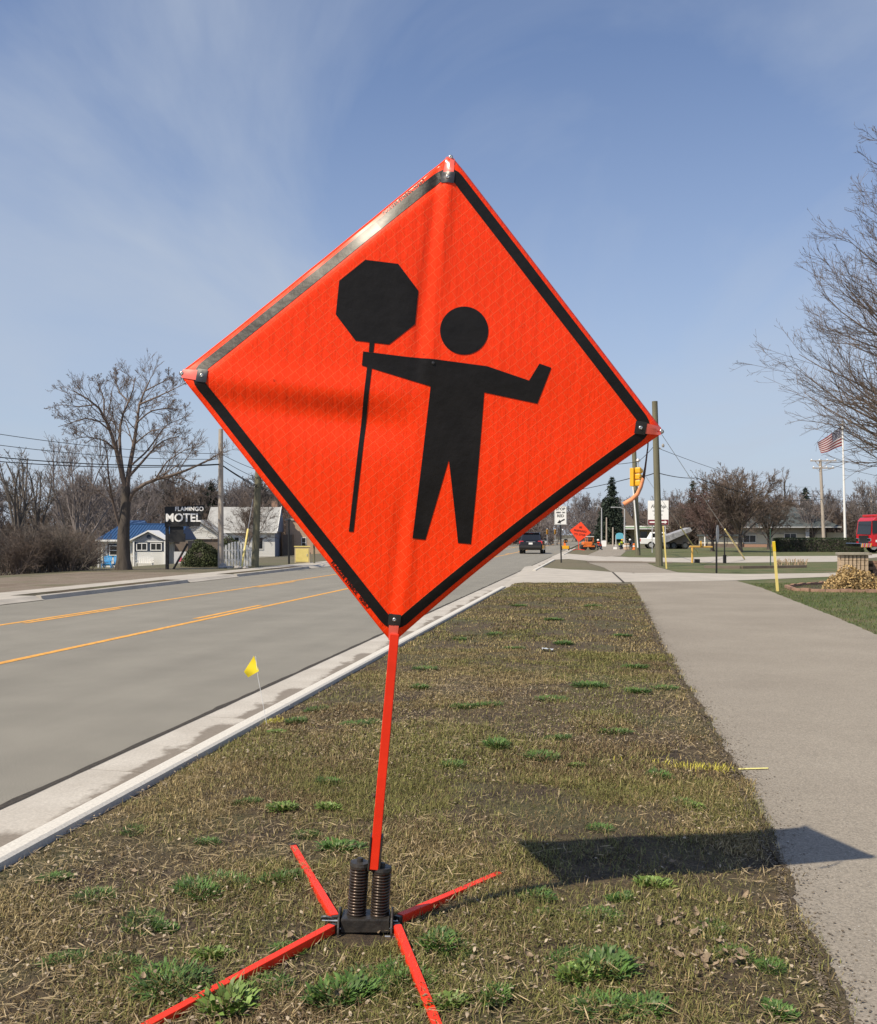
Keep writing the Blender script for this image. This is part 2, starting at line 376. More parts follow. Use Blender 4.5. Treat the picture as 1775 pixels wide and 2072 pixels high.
def road_sheet(name, v0, v1, u0, u1, z, m, kind='structure', parent=None, label=None):
    me = bpy.data.meshes.new(name); n = max(1, int((u1 - u0) / 30))
    vv = []; ff = []
    for i in range(n + 1):
        u = u0 + (u1 - u0) * i / n; vv += [(v0, u, 0), (v1, u, 0)]
    ff = [(2 * i, 2 * i + 1, 2 * i + 3, 2 * i + 2) for i in range(n)]
    me.from_pydata(vv, [], ff); me.materials.append(m)
    o = npobj(name, me, parent); o.location = (0, 0, z); o.rotation_euler = (0, 0, -TH if parent is None else 0)
    if kind: o['kind'] = kind
    return o
road = road_sheet('road', FG, GU, -40, 900, ROADZ, MATS['road_asphalt'])
for v in (-7.30, -10.36): road_sheet('lane_line', v - .065, v + .065, -30, 300, 0.004, MATS['yellow_paint'], None, road)
for v, u0 in ((-7.53, 17.6), (-10.16, 16.2)):
    for k in range(-2, 14): road_sheet('lane_dash', v - .06, v + .06, u0 + 12.2 * k, u0 + 12.2 * k + 3.6, 0.004, MATS['yellow_paint'], None, road)
# ragged dark joint between asphalt and gutter
rng = np.random.default_rng(5)
n = 500; uu = np.linspace(-6, 70, n); w = 0.016 + 0.045 * fbm(uu * 2.2, uu * 0, 3) ** 2 + 0.012 * rng.random(n)
Vj = np.zeros((2 * n, 3)); Vj[0::2, 0] = GU - w; Vj[1::2, 0] = GU + .014 + .3 * w; Vj[0::2, 1] = Vj[1::2, 1] = uu
Fj = [(2 * i, 2 * i + 1, 2 * i + 3, 2 * i + 2) for i in range(n - 1)]
jo = npobj('joint_sealant', npmesh('joint_sealant', Vj, Fj, MATS['joint_dirt'], False), road); jo.location = (0, 0, 0.009)

def kerb_mesh(prof, L):
    """profile of (v, z) swept along u from 0 to L"""
    b = MB(); k = len(prof); n = max(1, int(L / 1.5))
    vv = [(v, L * i / n, z) for i in range(n + 1) for v, z in prof]
    ff = [(i * k + j, i * k + j + 1, (i + 1) * k + j + 1, (i + 1) * k + j) for i in range(n) for j in range(k - 1)]
    ff += [tuple(range(k)), tuple(n * k + j for j in reversed(range(k)))]
    b.add(vv, ff); return b
NEAR = [(GU, -0.2), (GU, ROADZ + .006), (-2.86, ROADZ - .004), (KF - .02, ROADZ + .004), (KF, ROADZ + .03), (KF + .025, 0.040), (KF + .05, .052), (KB - .02, .052), (KB, .040), (KB, -0.2)]
FAR = [(FB, -0.2), (FB, .012), (FB + .02, .024), (FF - .03, .024), (FF, .01), (FF + .03, ROADZ + .002), (FG, ROADZ + .001), (FG, -0.2)]
kerb = tag(bpy.data.objects.new('kerb', None), kind='structure'); COL.objects.link(kerb); kerb.rotation_euler = (0, 0, -TH)
U_END1 = 27.6
cuts = [-6.0, -2.95, 0.1, 3.15, 6.2, 8.15, 11.2, 14.25, 17.3, 20.35, 23.4, U_END1]
for a, b_ in zip(cuts[:-1], cuts[1:]):
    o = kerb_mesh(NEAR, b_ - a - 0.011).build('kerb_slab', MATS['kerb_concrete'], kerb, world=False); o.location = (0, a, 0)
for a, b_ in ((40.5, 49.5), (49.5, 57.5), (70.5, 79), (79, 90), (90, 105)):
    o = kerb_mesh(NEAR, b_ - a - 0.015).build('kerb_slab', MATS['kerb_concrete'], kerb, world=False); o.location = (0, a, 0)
fkerb = tag(bpy.data.objects.new('far_kerb', None), kind='structure'); COL.objects.link(fkerb); fkerb.rotation_euler = (0, 0, -TH)
for a, b_ in ((22.0, 24.6), (24.6, 27.6), (27.6, 30.6), (35.0, 38.0), (38.0, 41.0), (41.0, 44.2), (52, 58), (58, 64), (64, 72), (80, 95)):
    o = kerb_mesh(FAR, b_ - a - 0.012).build('kerb_slab', MATS['concrete'], fkerb, world=False); o.location = (0, a, 0)
def sheet(name, pts, z, m, zf=None, kind='structure', cell=None):
    from mathutils.geometry import tessellate_polygon
    bm = bmesh.new(); vv = [bm.verts.new((p[0], p[1], 0)) for p in pts]
    for tri in tessellate_polygon([[Vector((p[0], p[1], 0)) for p in pts]]):
        if len(set(tri)) == 3: bm.faces.new([vv[i] for i in tri])
    if cell: bmesh.ops.subdivide_edges(bm, edges=bm.edges[:], cuts=7, use_grid_fill=True)
    for v in bm.verts: v.co.z = z + (zf(v.co.x, v.co.y) if zf else 0)
    bm.normal_update()
    bmesh.ops.reverse_faces(bm, faces=[f for f in bm.faces if f.normal.z < 0])
    me = bpy.data.meshes.new(name); bm.to_mesh(me); bm.free(); me.materials.append(m)
    return tag(npobj(name, me), kind=kind)
def ramp(x, y):
    v, u = UV(x, y)
    if v > -8: return ROADZ * sstep(KB, GU, v)
    return ROADZ * sstep(FB, FG, v)
# near road-side gutter strip in front of the drives and along gaps in the far kerb
gut = tag(road_sheet('gutter', GU, KB - 0.02, U_END1, 40.5, ROADZ + .003, MATS['concrete']), kind='structure')
tag(road_sheet('gutter', GU, KB - 0.02, 57.5, 70.5, ROADZ + .003, MATS['concrete']), kind='structure')
for a, b_ in ((-30, 22.0), (30.6, 35.0), (44.2, 52), (72, 80), (95, 200)): tag(road_sheet('gutter', FB, FG, a, b_, ROADZ + .002, MATS['concrete']), kind='structure')

def vh(v, u):                                             # the verge is not quite flat
    v = np.asarray(v, float); u = np.asarray(u, float)
    m = np.clip((0.55 - v) / 0.5, 0, 1) * np.clip((v - KB - .02) / .25, 0, 1)
    return 0.004 + m * (0.035 * fbm(v * 1.3, u * 1.3, 11, 2) + 0.022 * fbm(v * 6, u * 6, 12, 2)) - 0.0
nv, nu2 = 64, 260
gv = np.linspace(KB + .003, 1.25, nv); gu = np.concatenate([np.linspace(1.0, 12, 180), np.linspace(12.2, 30.2, 80)])
VV, UU = np.meshgrid(gv, gu, indexing='ij'); ZZ = vh(VV, UU)
Vg = np.stack([VV * CT + UU * ST, -VV * ST + UU * CT, ZZ], -1).reshape(-1, 3)
Fg = np.array([(i * nu2 + j, (i + 1) * nu2 + j, (i + 1) * nu2 + j + 1, i * nu2 + j + 1) for i in range(nv - 1) for j in range(nu2 - 1)])
tag(npobj('verge', npmesh('verge', Vg, Fg, MATS['verge_soil'])), kind='structure')

def gp(l): return [G(*p) for p in l]
left = [(1276, 1178), (1306, 1235), (1336, 1305), (1386, 1388), (1443, 1478), (1503, 1590), (1552, 1690), (1604, 1830), (1672, 1990), (1722, 2100), (1800, 2300), (2050, 3000)]
right = [(4700, 3000), (3300, 1900), (2350, 1530), (2000, 1385), (1775, 1287), (1680, 1246), (1600, 1214), (1540, 1190), (1490, 1176)]
def wob(pts, amp, seed):
    r = random.Random(seed); out = []
    for a, b_ in zip(pts[:-1], pts[1:]):
        n = max(1, int((b_ - a).length / 0.18)); n = min(n, 60)
        for i in range(n):
            p = a.lerp(b_, i / n); out.append(p + Vector((r.uniform(-amp, amp), r.uniform(-amp, amp), 0)))
    return out + [pts[-1]]
PATH_L = wob(gp(left), 0.022, 3); PATH_R = wob(gp(right), 0.02, 4)
sheet('path', PATH_L + PATH_R, 0.016, MATS['path_asphalt'])
sheet('path', gp([(1238, 1158), (1222, 1149), (1192, 1140), (1192, 1135), (1300, 1136), (1330, 1148), (1373, 1159), (1300, 1160)]), 0.012, MATS['path_asphalt'])
sheet('path', gp([(1188, 1124), (1211, 1114), (1222, 1102), (1262, 1102), (1266, 1116), (1256, 1125), (1225, 1127)]), 0.012, MATS['path_asphalt'])
# concrete drives
def gr(x, y): return G(x, y)
d1 = [(1010, 1196), (1014, 1189), (1063, 1182), (1131, 1180), (1255, 1179), (1276, 1178.4), (1490, 1175), (1661, 1168), (1775, 1165), (1900, 1160), (1900, 1153), (1775, 1157), (1661, 1160), (1508, 1162), (1450, 1161), (1373, 1159), (1239, 1158), (1190, 1154), (1146, 1152.5), (1100, 1149), (1075, 1141.5), (1062, 1143.5)]
def drive(name, pts, z=0.010): return sheet(name, [G(*p) for p in pts], z, MATS['concrete'], ramp, cell=1.2)
drive('drive', d1)
drive('drive', [(1128, 1121), (1139, 1119.6), (1180, 1123), (1275, 1128), (1371, 1129), (1473, 1126), (1690, 1125), (1775, 1121), (1950, 1119), (1950, 1126), (1775, 1128), (1690, 1137), (1473, 1139), (1371, 1138), (1275, 1136.3), (1190, 1135), (1151, 1131.5), (1118, 1133)])
# dark score lines across the first drive
for a, b_ in (((1239, 1157.8), (1262, 1179)), ((1280, 1160), (1284, 1160.6))):
    A, B_ = G(*a), G(*b_); n_ = (B_ - A).cross(Vector((0, 0, 1))).normalized() * .035
    sheet('drive_joint', [A - n_, A + n_, B_ + n_, B_ - n_], 0.018, MATS['joint_dirt'])
sheet('dirt_joint', [G(x, y) for x, y in ((1188, 1135.5), (1360, 1137.6), (1360, 1140.5), (1188, 1139))], 0.02, MATS['dirt_lot'])
# lawn right of the path, far-side strips
sheet('lawn', [PATH_R[0]] + PATH_R[1:] + gp([(1500, 1175), (1661, 1168.4), (1775, 1165.2), (1900, 1160.2)]) + [Vector((40, 33, 0)), Vector((40, -2, 0)), Vector((8, -2, 0))], 0.006, MATS['lawn_soil'])
sheet('lawn', gp([(1300, 1139), (1375, 1158.6), (1508, 1161.6), (1661, 1159.6), (1775, 1156.6), (1900, 1152), (1900, 1128), (1690, 1137.4), (1473, 1139.4)]), 0.006, MATS['lawn_soil'])
sheet('lawn', gp([(1256, 1124.6), (1275, 1127.7), (1371, 1128.7), (1690, 1124.6), (1775, 1120.5), (1800, 1108), (1300, 1110), (1268, 1116)]), 0.006, MATS['lawn_soil'])
def rquad(v0, v1, u0, u1): return [W(v0, u0), W(v1, u0), W(v1, u1), W(v0, u1)]
sheet('dirt_lot', rquad(-20.4, -15.15, -10, 36.5), 0.005, MATS['dirt_lot'])
sheet('sidewalk', rquad(-15.15, -14.2, -30, 200), 0.009, MATS['concrete'])
sheet('verge', rquad(-14.2, FB - .01, 23.5, 30.6), 0.007, MATS['verge_soil']); sheet('verge', rquad(-14.2, FB - .01, 35.6, 44.2), 0.007, MATS['verge_soil'])
for a, b_, c in ((-30, 22, 0), (30.6, 35, 1), (44.2, 52, 0)): sheet('drive', rquad(-14.22, FG + .02, a, b_), 0.012, MATS['concrete'], ramp, cell=1.2)
# spray paint marks on the verge and path
A = sheet('paint_mark', wob(gp([(1495, 1561.5), (1556, 1560), (1556, 1562), (1495, 1564.2)]), 0.004, 8), 0.022, MATS['spray_yellow'])
A['kind'] = 'structure'

# ---------------------------------------------------------------- flagger sign: fabric face on its spring stand
S = 1.2192 * 1.022 / math.sqrt(2)
SC = Vector((-0.0625, 3.537, 1.974)); SR = Matrix.Rotation(Vector((.062, .121, -.015)).length, 3, Vector((.062, .121, -.015)))
SX, SN, SY = SR @ Vector((1, 0, 0)), SR @ Vector((0, -1, 0)), SR @ Vector((0, 0, 1))      # right, towards viewer, up in the plane
def to_pq(x, y):
    d = Vector(((x - CX) / F, 1, -(y - HZ) / F)); o = Vector((0, 0, CAMH)); k = (SC - o).dot(SN) / d.dot(SN); r = o + d * k - SC
    return r.dot(SX), r.dot(SY)
HALF = 0.6096 * 1.022
def sw(p, q):
    """height of the fabric above the flat plane (towards the viewer)"""
    a = (p + q) / math.sqrt(2); b = (q - p) / math.sqrt(2)
    w = 0.0
    def flap(d, s0, t_): return s0 * (d - t_ * (1 - math.exp(-d / t_))) if d > 0 else 0.0      # hem folded over at a near-constant slope
    w -= flap(b - (HALF - .082), (0.535 + .02 * math.sin(11 * a) + .012 * math.sin(31 * a)) * (1 - 0.42 * (a / HALF) ** 2), .012)      # rolls back along the upper left edge
    w -= flap(-b - (HALF - .062), 0.42 * (1 - 0.5 * (a / HALF) ** 2), .012)               # and along the lower right
    w -= flap(a - (HALF - .020), 1.3, .004)                                              # narrow turned hem on the upper right
    w -= 0.014 * (p / S) ** 2                                  # spreader bows back
    w += 0.014 * math.exp(-(q - .01 - .03 * p) ** 2 / .0035) * max(0, min(1, -p / .25)) * (1 - .3 * abs(p) / S)   # crest over the left rib
    w -= 0.013 * math.exp(-(q + .105 + .03 * p) ** 2 / .0045) * max(0, min(1, -p / .2)) * max(0, 1 - (abs(p) / S) ** 2)   # hollow under it
    x0 = -0.016 - 0.01 * q
    w += 0.008 * math.exp(-(p - x0 - .03) ** 2 / .0007) * max(0, min(1, (q - .02) / .2)) * (0.6 + 0.4 * math.cos(q * 9))   # crease along the mast
    w -= 0.007 * math.exp(-(p - x0 + .012) ** 2 / .0005) * max(0, min(1, (q - .02) / .2))
    w += 0.005 * math.exp(-(p - .02) ** 2 / .0006) * max(0, min(1, (-q - .25) / .2)) - 0.004 * math.exp(-(p + .022) ** 2 / .0006) * max(0, min(1, (-q - .25) / .2))
    w += 0.0018 * math.sin(9 * a + 5 * b) * math.sin(7 * b + 1)
    return w
def SP(p, q, off=0.0):
    a = (p + q) / math.sqrt(2); b = (q - p) / math.sqrt(2)
    if b < 0: b *= 1 - 0.034 * max(0, 1 - (a / HALF) ** 2) * (b / HALF) ** 2        # the lower right edge is drawn in between its corners
    p, q = (a - b) / math.sqrt(2), (a + b) / math.sqrt(2)
    return SC + SX * p + SY * q + SN * (sw(p, q) + off)
STAND = G(740, 1896); STAND.z = 0
flag_sign = thing('flagger_sign', STAND, 'large orange diamond fabric sign with black flagger symbol on a spring stand', 'road sign')
inv = Matrix.Translation(-STAND)
# fabric material: vinyl with a sealed lattice; wrinkles as fine relief
t = NT('sign_vinyl', 0.5)
lat = t.t.nodes.new('ShaderNodeTexBrick'); lat.offset = 0.3; lat.inputs['Scale'].default_value = 1.0; lat.inputs['Mortar Size'].default_value = 0.0011; lat.inputs['Mortar Smooth'].default_value = 0.3
lat.inputs['Brick Width'].default_value = 0.034; lat.inputs['Row Height'].default_value = 0.031
uvn = t.t.nodes.new('ShaderNodeUVMap'); uvn.uv_map = 'plane'; t.link(uvn.outputs[0], lat.inputs['Vector'])
wr = t.noise(1.0, 5, 0.65, None); 
mpw = t.t.nodes.new('ShaderNodeMapping'); mpw.inputs['Scale'].default_value = (26, 26, 1); mpw.inputs['Rotation'].default_value = (0, 0, math.radians(38)); t.link(uvn.outputs[0], mpw.inputs[0])
mpw2 = t.t.nodes.new('ShaderNodeMapping'); mpw2.inputs['Scale'].default_value = (1.0, 0.16, 1); t.link(mpw.outputs[0], mpw2.inputs[0])
n1 = t.noise(1.0, 4, 0.6, mpw2.outputs[0]); n2 = t.noise(55, 3, 0.6)
lf = lat.outputs['Fac']
base = t.mix(t.math('MULTIPLY', lf, 0.5), (1.0, 0.046, 0.004), (1.0, 0.15, 0.045))
soil = t.ramp(t.noise(17, 6, 0.7), [(0.27, 0.4), (0.325, 1.0)])
t.color(t.mix(1.0, base, soil, 'MULTIPLY'))
hgt = t.math('ADD', t.math('ADD', t.math('MULTIPLY', n1, 1.0), t.math('MULTIPLY', n2, 0.22)), t.math('MULTIPLY', lf, 0.10))
t.bump(hgt, 0.85, 0.006); t.b.inputs['Coat Weight'].default_value = 0.22; t.b.inputs['Coat Roughness'].default_value = 0.17; t.b.inputs['Specular IOR Level'].default_value = 0.1
VIN = t.m
N = 110
Vf = []; uvs = []
for i in range(N + 1):
    for j in range(N + 1):
        def e(k):  # finer cells near the hems
            x = k / N * 2 - 1; return HALF * (0.75 * x + 0.25 * math.sin(x * math.pi / 2))
        a, b_ = e(i), e(j); p, q = (a - b_) / math.sqrt(2), (a + b_) / math.sqrt(2)
        Vf.append(tuple(inv @ SP(p, q))); uvs.append((a + 1, b_ + 1))
Ff = [(i * (N + 1) + j, (i + 1) * (N + 1) + j, (i + 1) * (N + 1) + j + 1, i * (N + 1) + j + 1) for i in range(N) for j in range(N)]
me = npmesh('fabric_panel', Vf, Ff, VIN); ul = me.uv_layers.new(name='plane')
li = np.zeros(len(me.loops), np.int32); me.loops.foreach_get('vertex_index', li); ul.data.foreach_set('uv', np.array(uvs, np.float32)[li].ravel())
bm = bmesh.new(); bm.from_mesh(me)
if sum((f.normal.y for f in bm.faces)) > 0: bmesh.ops.reverse_faces(bm, faces=bm.faces)
bm.to_mesh(me); bm.free()
fab = npobj('fabric_panel', me, flag_sign); so = fab.modifiers.new('thickness', 'SOLIDIFY'); so.thickness = 0.0014; so.offset = -1
def printed(name, polys, parent, off=0.0016, m=None, cell=0.028):
    """flat shapes in the sign plane, draped on the fabric; each poly is outer (p, q) points"""
    bm = bmesh.new()
    for poly in polys:
        bm2 = bmesh.new(); bm2.faces.new([bm2.verts.new((p, q, 0)) for p, q in poly]); bmesh.ops.triangulate(bm2, faces=bm2.faces[:])
        for _ in range(7):
            ee = [x for x in bm2.edges if x.calc_length() > cell]
            if not ee: break
            bmesh.ops.subdivide_edges(bm2, edges=ee, cuts=1); bmesh.ops.triangulate(bm2, faces=bm2.faces[:])
        tmp = bpy.data.meshes.new('tmp'); bm2.to_mesh(tmp); bm2.free(); bm.from_mesh(tmp); bpy.data.meshes.remove(tmp)
    for v in bm.verts: v.co = inv @ SP(v.co.x, v.co.y, off)
    bmesh.ops.recalc_face_normals(bm, faces=bm.faces)
    for f in bm.faces:
        if f.normal.dot(SN) < 0: f.normal_flip()
        f.smooth = True
    me = bpy.data.meshes.new(name); bm.to_mesh(me); bm.free(); me.materials.append(m or MATS['print_black'])
    return npobj(name, me, parent)
def ab(a, b_): return ((a - b_) / math.sqrt(2), (a + b_) / math.sqrt(2))
i0, i1, rc = HALF - .019, HALF - .056, 0.05
def rsq(h, r, n=6):
    out = []
    for k, (sa, sb) in enumerate(((1, 1), (-1, 1), (-1, -1), (1, -1))):
        for j in range(n + 1):
            an = math.pi / 2 * (k + j / n); out.append((sa * (h - r) + r * math.cos(an), sb * (h - r) + r * math.sin(an)))
    return out
o_, i_ = rsq(i0, 0.07), rsq(i1, 0.035)
strips = []
for k in range(len(o_)):
    k2 = (k + 1) % len(o_)
    for s_ in range(8 if math.dist(o_[k], o_[k2]) > .3 else 1):
        n_ = 8 if math.dist(o_[k], o_[k2]) > .3 else 1
        L_ = lambda A, B_, f_: (A[0] + (B_[0] - A[0]) * f_, A[1] + (B_[1] - A[1]) * f_)
        strips.append([ab(*L_(o_[k], o_[k2], s_ / n_)), ab(*L_(o_[k], o_[k2], (s_ + 1) / n_)), ab(*L_(i_[k], i_[k2], (s_ + 1) / n_)), ab(*L_(i_[k], i_[k2], s_ / n_))])
printed('border', strips, flag_sign)
px = lambda l: [to_pq(*p) for p in l]
A2 = lambda l: [(342.7 + .3089 * x, 294.7 + .3089 * y) for x, y in l]
oct_ = px(A2([(1285, 748), (1500, 775), (1632, 950), (1610, 1170), (1440, 1303), (1220, 1277), (1090, 1105), (1113, 885)]))
body = px([(735, 711), (822, 722), (880, 727), (986, 741), (1071, 770), (1092, 735.5), (1116, 744), (1088, 817), (980, 794), (957, 1106), (930, 1102.6), (908.7, 930.5), (862.4, 1094), (836, 1090.5), (871.5, 782), (732.5, 739.5)])
head = px([(939.5 + 48.8 * math.cos(k * math.pi / 24), 669 + 48.8 * math.sin(k * math.pi / 24)) for k in range(48)])
sym = printed('flagger_symbol', [body, head], flag_sign)
printed('paddle_symbol', [oct_, px([(748, 692), (758, 693), (755.6, 713), (746.5, 712)]), px([(743.3, 740.5), (752.9, 742.4), (715.6, 1076.3), (706, 1075.7)])], flag_sign)
# lettering printed along two hems
def hem_text(s, a0, b0, along, size):
    tm = text_mesh('lettering', s, size, MATS['print_black'], ext=0.0, space=1.1, bold=0.0006)
    for v in tm.vertices:
        x, y = v.co.x, v.co.y
        p, q = ab(a0 + (y if along == 'b' else x), b0 + (-x if along == 'b' else y)); v.co = inv @ SP(p, q, .0014)
    npobj('lettering', tm, flag_sign)
hem_text('FLAGGER SYMBOL  W20-7', -HALF + .012, -0.36, 'b', 0.017)
hem_text('FLAGGER SYMBOL  W20-7', 0.40, HALF - .012, 'a', 0.015)
# corner pockets, rivets
mat('pocket_clear', (0.80, 0.13, 0.09), 0.22, coat=0.5)
for k, (cp, cq) in enumerate(((0, 1), (-1, 0), (0, -1), (1, 0))):
    D = Vector((cp, cq)); T = Vector((-cq, cp))
    def pk(d, w): r = D * (S - d) + T * w; return (r.x, r.y)
    wd = .021
    pc = printed('corner_pocket', [[pk(.105, -wd), pk(.105, wd), pk(.012, wd * .75), pk(.012, -wd * .75)]], flag_sign, 0.0034, MATS['pocket_clear'])
    printed('pocket_tab', [[pk(.108, -wd * 1.12), pk(.108, wd * 1.12), pk(.068, wd * 1.12), pk(.068, -wd * 1.12)]], pc, 0.0046, MATS['pocket_black'])
    for d in (.088, .010):
        c = SP(*pk(d, 0), 0.005); b = MB().lathe(c, [(.0075, -.004), (.0078, 0), (.0055, .0025), (.0025, .0032), (.0015, .001)], 12, SN); b.build('rivet', MATS['zinc'], flag_sign, smooth=True)
    b = MB().lathe(SP(*pk(.006, 0), -.012), [(.007, -.012), (.008, 0), (.008, .008)], 12, SN); b.build('rib_end', MATS['black_steel'], flag_sign)
# ribs behind the fabric
b = MB(); pts = [SP(-S + .01 + (2 * S - .02) * i / 20, 0, -.014) for i in range(21)]; b.tube(pts, .0075, 8); b.build('cross_rib', MATS['black_steel'], flag_sign, smooth=True)
b = MB(); pts = [SP(0, -S + .01 + (2 * S - .02) * i / 20, -.024) for i in range(21)]; b.tube(pts, .0085, 8); b.build('mast_rib', MATS['black_steel'], flag_sign, smooth=True)
b = MB().lathe(SP(*to_pq(877, 735), .002), [(.006, -.002), (.006, .002), (.003, .003)], 10, SN); b.build('centre_bolt', MATS['pocket_black'], flag_sign)
# loose strap blowing from the right corner
cl = [(1313, 868, 3.57), (1311, 905, 3.60), (1306, 945, 3.61), (1302, 968, 3.60), (1297, 985, 3.585), (1290, 1000, 3.57), (1278, 1011, 3.56), (1262, 1020, 3.55)]
pts = [P(*c) for c in cl]; b = MB(); vv = []
for i, p in enumerate(pts):
    tdir = (pts[min(i + 1, len(pts) - 1)] - pts[max(0, i - 1)]).normalized()
    tw = math.radians((-62, -66, -58, -35, -15, 5, 15, 20)[i]); side = tdir.cross(Vector((0, -1, 0))).normalized()
    side = side * math.cos(tw) + tdir.cross(side) * math.sin(tw); nn = tdir.cross(side).normalized() * .0009
    vv += [p - side * .0075 - nn, p + side * .0075 - nn, p + side * .0075 + nn, p - side * .0075 + nn]
mat('strap', (0.80, 0.30, 0.13), 0.6); mat('strap_shade', (0.10, 0.035, 0.02), 0.7)  # backlit shade of the upper strap is painted in as dark brown
for nm, i_0, i_1, m_ in (('strap', 0, 3, 'strap_shade'), ('strap_end', 3, 7, 'strap')):
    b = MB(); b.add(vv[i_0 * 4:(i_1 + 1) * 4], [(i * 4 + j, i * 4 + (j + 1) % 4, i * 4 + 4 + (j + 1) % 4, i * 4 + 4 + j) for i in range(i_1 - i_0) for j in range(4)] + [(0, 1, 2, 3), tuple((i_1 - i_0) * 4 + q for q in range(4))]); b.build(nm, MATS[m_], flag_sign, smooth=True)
# mast, springs, base and legs
YB = STAND.y
m_top = P(799, 1282, 3.60); m_bot = P(757, 1757, YB - .015)
MR = (m_top - m_bot).normalized()
b = MB().bar(m_bot, m_top, .033, .033, up=(0, -1, 0)); b.build('mast', MATS['orange_paint'], flag_sign, bevel=.002)
side = MR.cross(Vector((0, 1, 0))).normalized()
b = MB()
for s_ in (-1, 1): b.bar(m_bot + side * s_ * .0205 - MR * .004 + Vector((0, .004, 0)), m_bot + side * s_ * .0205 + MR * .125 + Vector((0, .004, 0)), .006, .046, up=(0, -1, 0))
b.bar(m_bot + Vector((0, .024, 0)) - MR * .02, m_bot + MR * .125 + Vector((0, .024, 0)), .046, .005, up=(0, -1, 0)); b.build('mast_socket', MATS['black_steel'], flag_sign, bevel=.001)
for x0, x1, y0, y1 in ((728, 722, 1752, 1850), (773, 768, 1762, 1858)):
    a, c = P(x1, y1, YB), P(x0, y0, YB); ax = (c - a); L = ax.length; ax.normalize(); e1 = ax.orthogonal().normalized(); e2 = ax.cross(e1)
    turns = 16; n = turns * 18; R_ = .0305
    pts = [a + ax * (L * k / n) + (e1 * math.cos(2 * math.pi * k * turns / n) + e2 * math.sin(2 * math.pi * k * turns / n)) * R_ for k in range(n + 1)]
    sp_ = MB().tube(pts, .0056, 8).build('spring', MATS['spring_steel'], flag_sign, smooth=True)
    MB().lathe(a + ax * .0, [(.020, -.006), (.020, L * .98)], 14, ax).build('spring_core', MATS['black_steel'], sp_, smooth=True)
    MB().lathe(c, [(.036, -.002), (.037, .004), (.035, .016), (.012, .018), (.011, .03), (.006, .032)], 18, ax).build('spring_cap', MATS['black_steel'], sp_)
    MB().lathe(a, [(.038, -.008), (.038, .002)], 18, ax).build('spring_seat', MATS['black_steel'], sp_)
# bridge between caps carrying the mast
b = MB().bar(P(722, 1748, YB), P(780, 1760, YB), .040, .012); b.build('spring_bridge', MATS['black_steel'], flag_sign, bevel=.002)
b = MB(); zt = .104; xl, xr = P(690, 1880, YB).x, P(792, 1880, YB).x
b.box(((xl + xr) / 2, YB, zt - .022), (xr - xl - .01, .10, .007)); b.box(((xl + xr) / 2, YB - .048, zt - .045), (xr - xl - .01, .006, .045)); b.box(((xl + xr) / 2, YB + .048, zt - .045), (xr - xl - .01, .006, .045))
for x in (P(722, 1850, YB).x, P(768, 1855, YB).x): b.lathe((x, YB, zt - .02), [(.03, 0), (.028, .012)], 16)
b.build('base_channel', MATS['black_steel'], flag_sign, bevel=.0015)
for x, s_ in ((xl, -1), (xr, 1)):
    b = MB(); R_ = .078; poly = [(x - s_ * .0, YB + R_ * 1.05 * math.cos(math.pi * k / 14), .028 + R_ * 1.02 * math.sin(math.pi * k / 14)) for k in range(15)] + [(x, YB - R_ * 1.0, .004), (x, YB + R_ * 1.0, .004)]
    b.prism(poly, (s_ * .007, 0, 0)); pl = b.build('leg_plate', MATS['black_steel'], flag_sign, bevel=.001)
    for dy in (-.036, .036):
        MB().lathe((x - s_ * .012, YB + dy, .045), [(.004, -.02), (.004, .03), (.008, .03), (.008, .038)], 10, (s_, 0, 0)).build('pivot_bolt', MATS['zinc'], pl)
def leg(a, c, cap=True, lever=None):
    b = MB().bar(a, c, .031, .031); lg = b.build('leg', MATS['orange_paint'], flag_sign, bevel=.002)
    d = (c - a).normalized()
    MB().bar(c - d * .006, c + d * .028, .036, .036).build('leg_cap', MATS['rubber'], lg, bevel=.004)
    MB().bar(a - d * .02, a + d * .055, .026, .026).build('leg_hinge', MATS['black_steel'], lg, bevel=.002)
    return lg
def gz2(x, y, z): return G(x, y, z)
leg(Vector((xl - .028, YB + .05, .050)), gz2(593, 1716, .024))
leg(Vector((xr + .030, YB + .05, .050)), gz2(1012, 1771, .028))
a = Vector((xl - .028, YB - .045, .050)); c = gz2(310, 2074, .026); leg(a, a + (c - a) * 1.15)
a = Vector((xr + .024, YB - .045, .050)); c = gz2(882, 2074, .024); leg(a, a + (c - a) * 1.25)
# grey release levers: bent oval paddles with pins
for x, y, yy, s_ in ((663, 1861, YB + .03, -1), (810, 1890, YB - .02, 1)):
    c = P(x, y, yy); b = MB(); pr = [(c.x + .026 * math.cos(k * math.pi / 7), c.y + .010 * math.sin(k * math.pi / 7) * s_, c.z + .013 * math.sin(k * math.pi / 7) - .004 * math.cos(k * math.pi / 7)) for k in range(14)]
    b.prism(pr, (0, .004, .006)); lv = b.build('release_lever', MATS['grey_plastic'], flag_sign, bevel=.001)
    MB().tube([c + Vector((-.02, .005, -.004)), c + Vector((.045, -.006, -.002))], .004, 8).build('lever_pin', MATS['zinc'], lv)
b = MB().tube([(xr - .02, YB - .062, .028), (xr + .07, YB - .07, .026)], .0042, 8); b.build('lock_pin', MATS['zinc'], flag_sign)
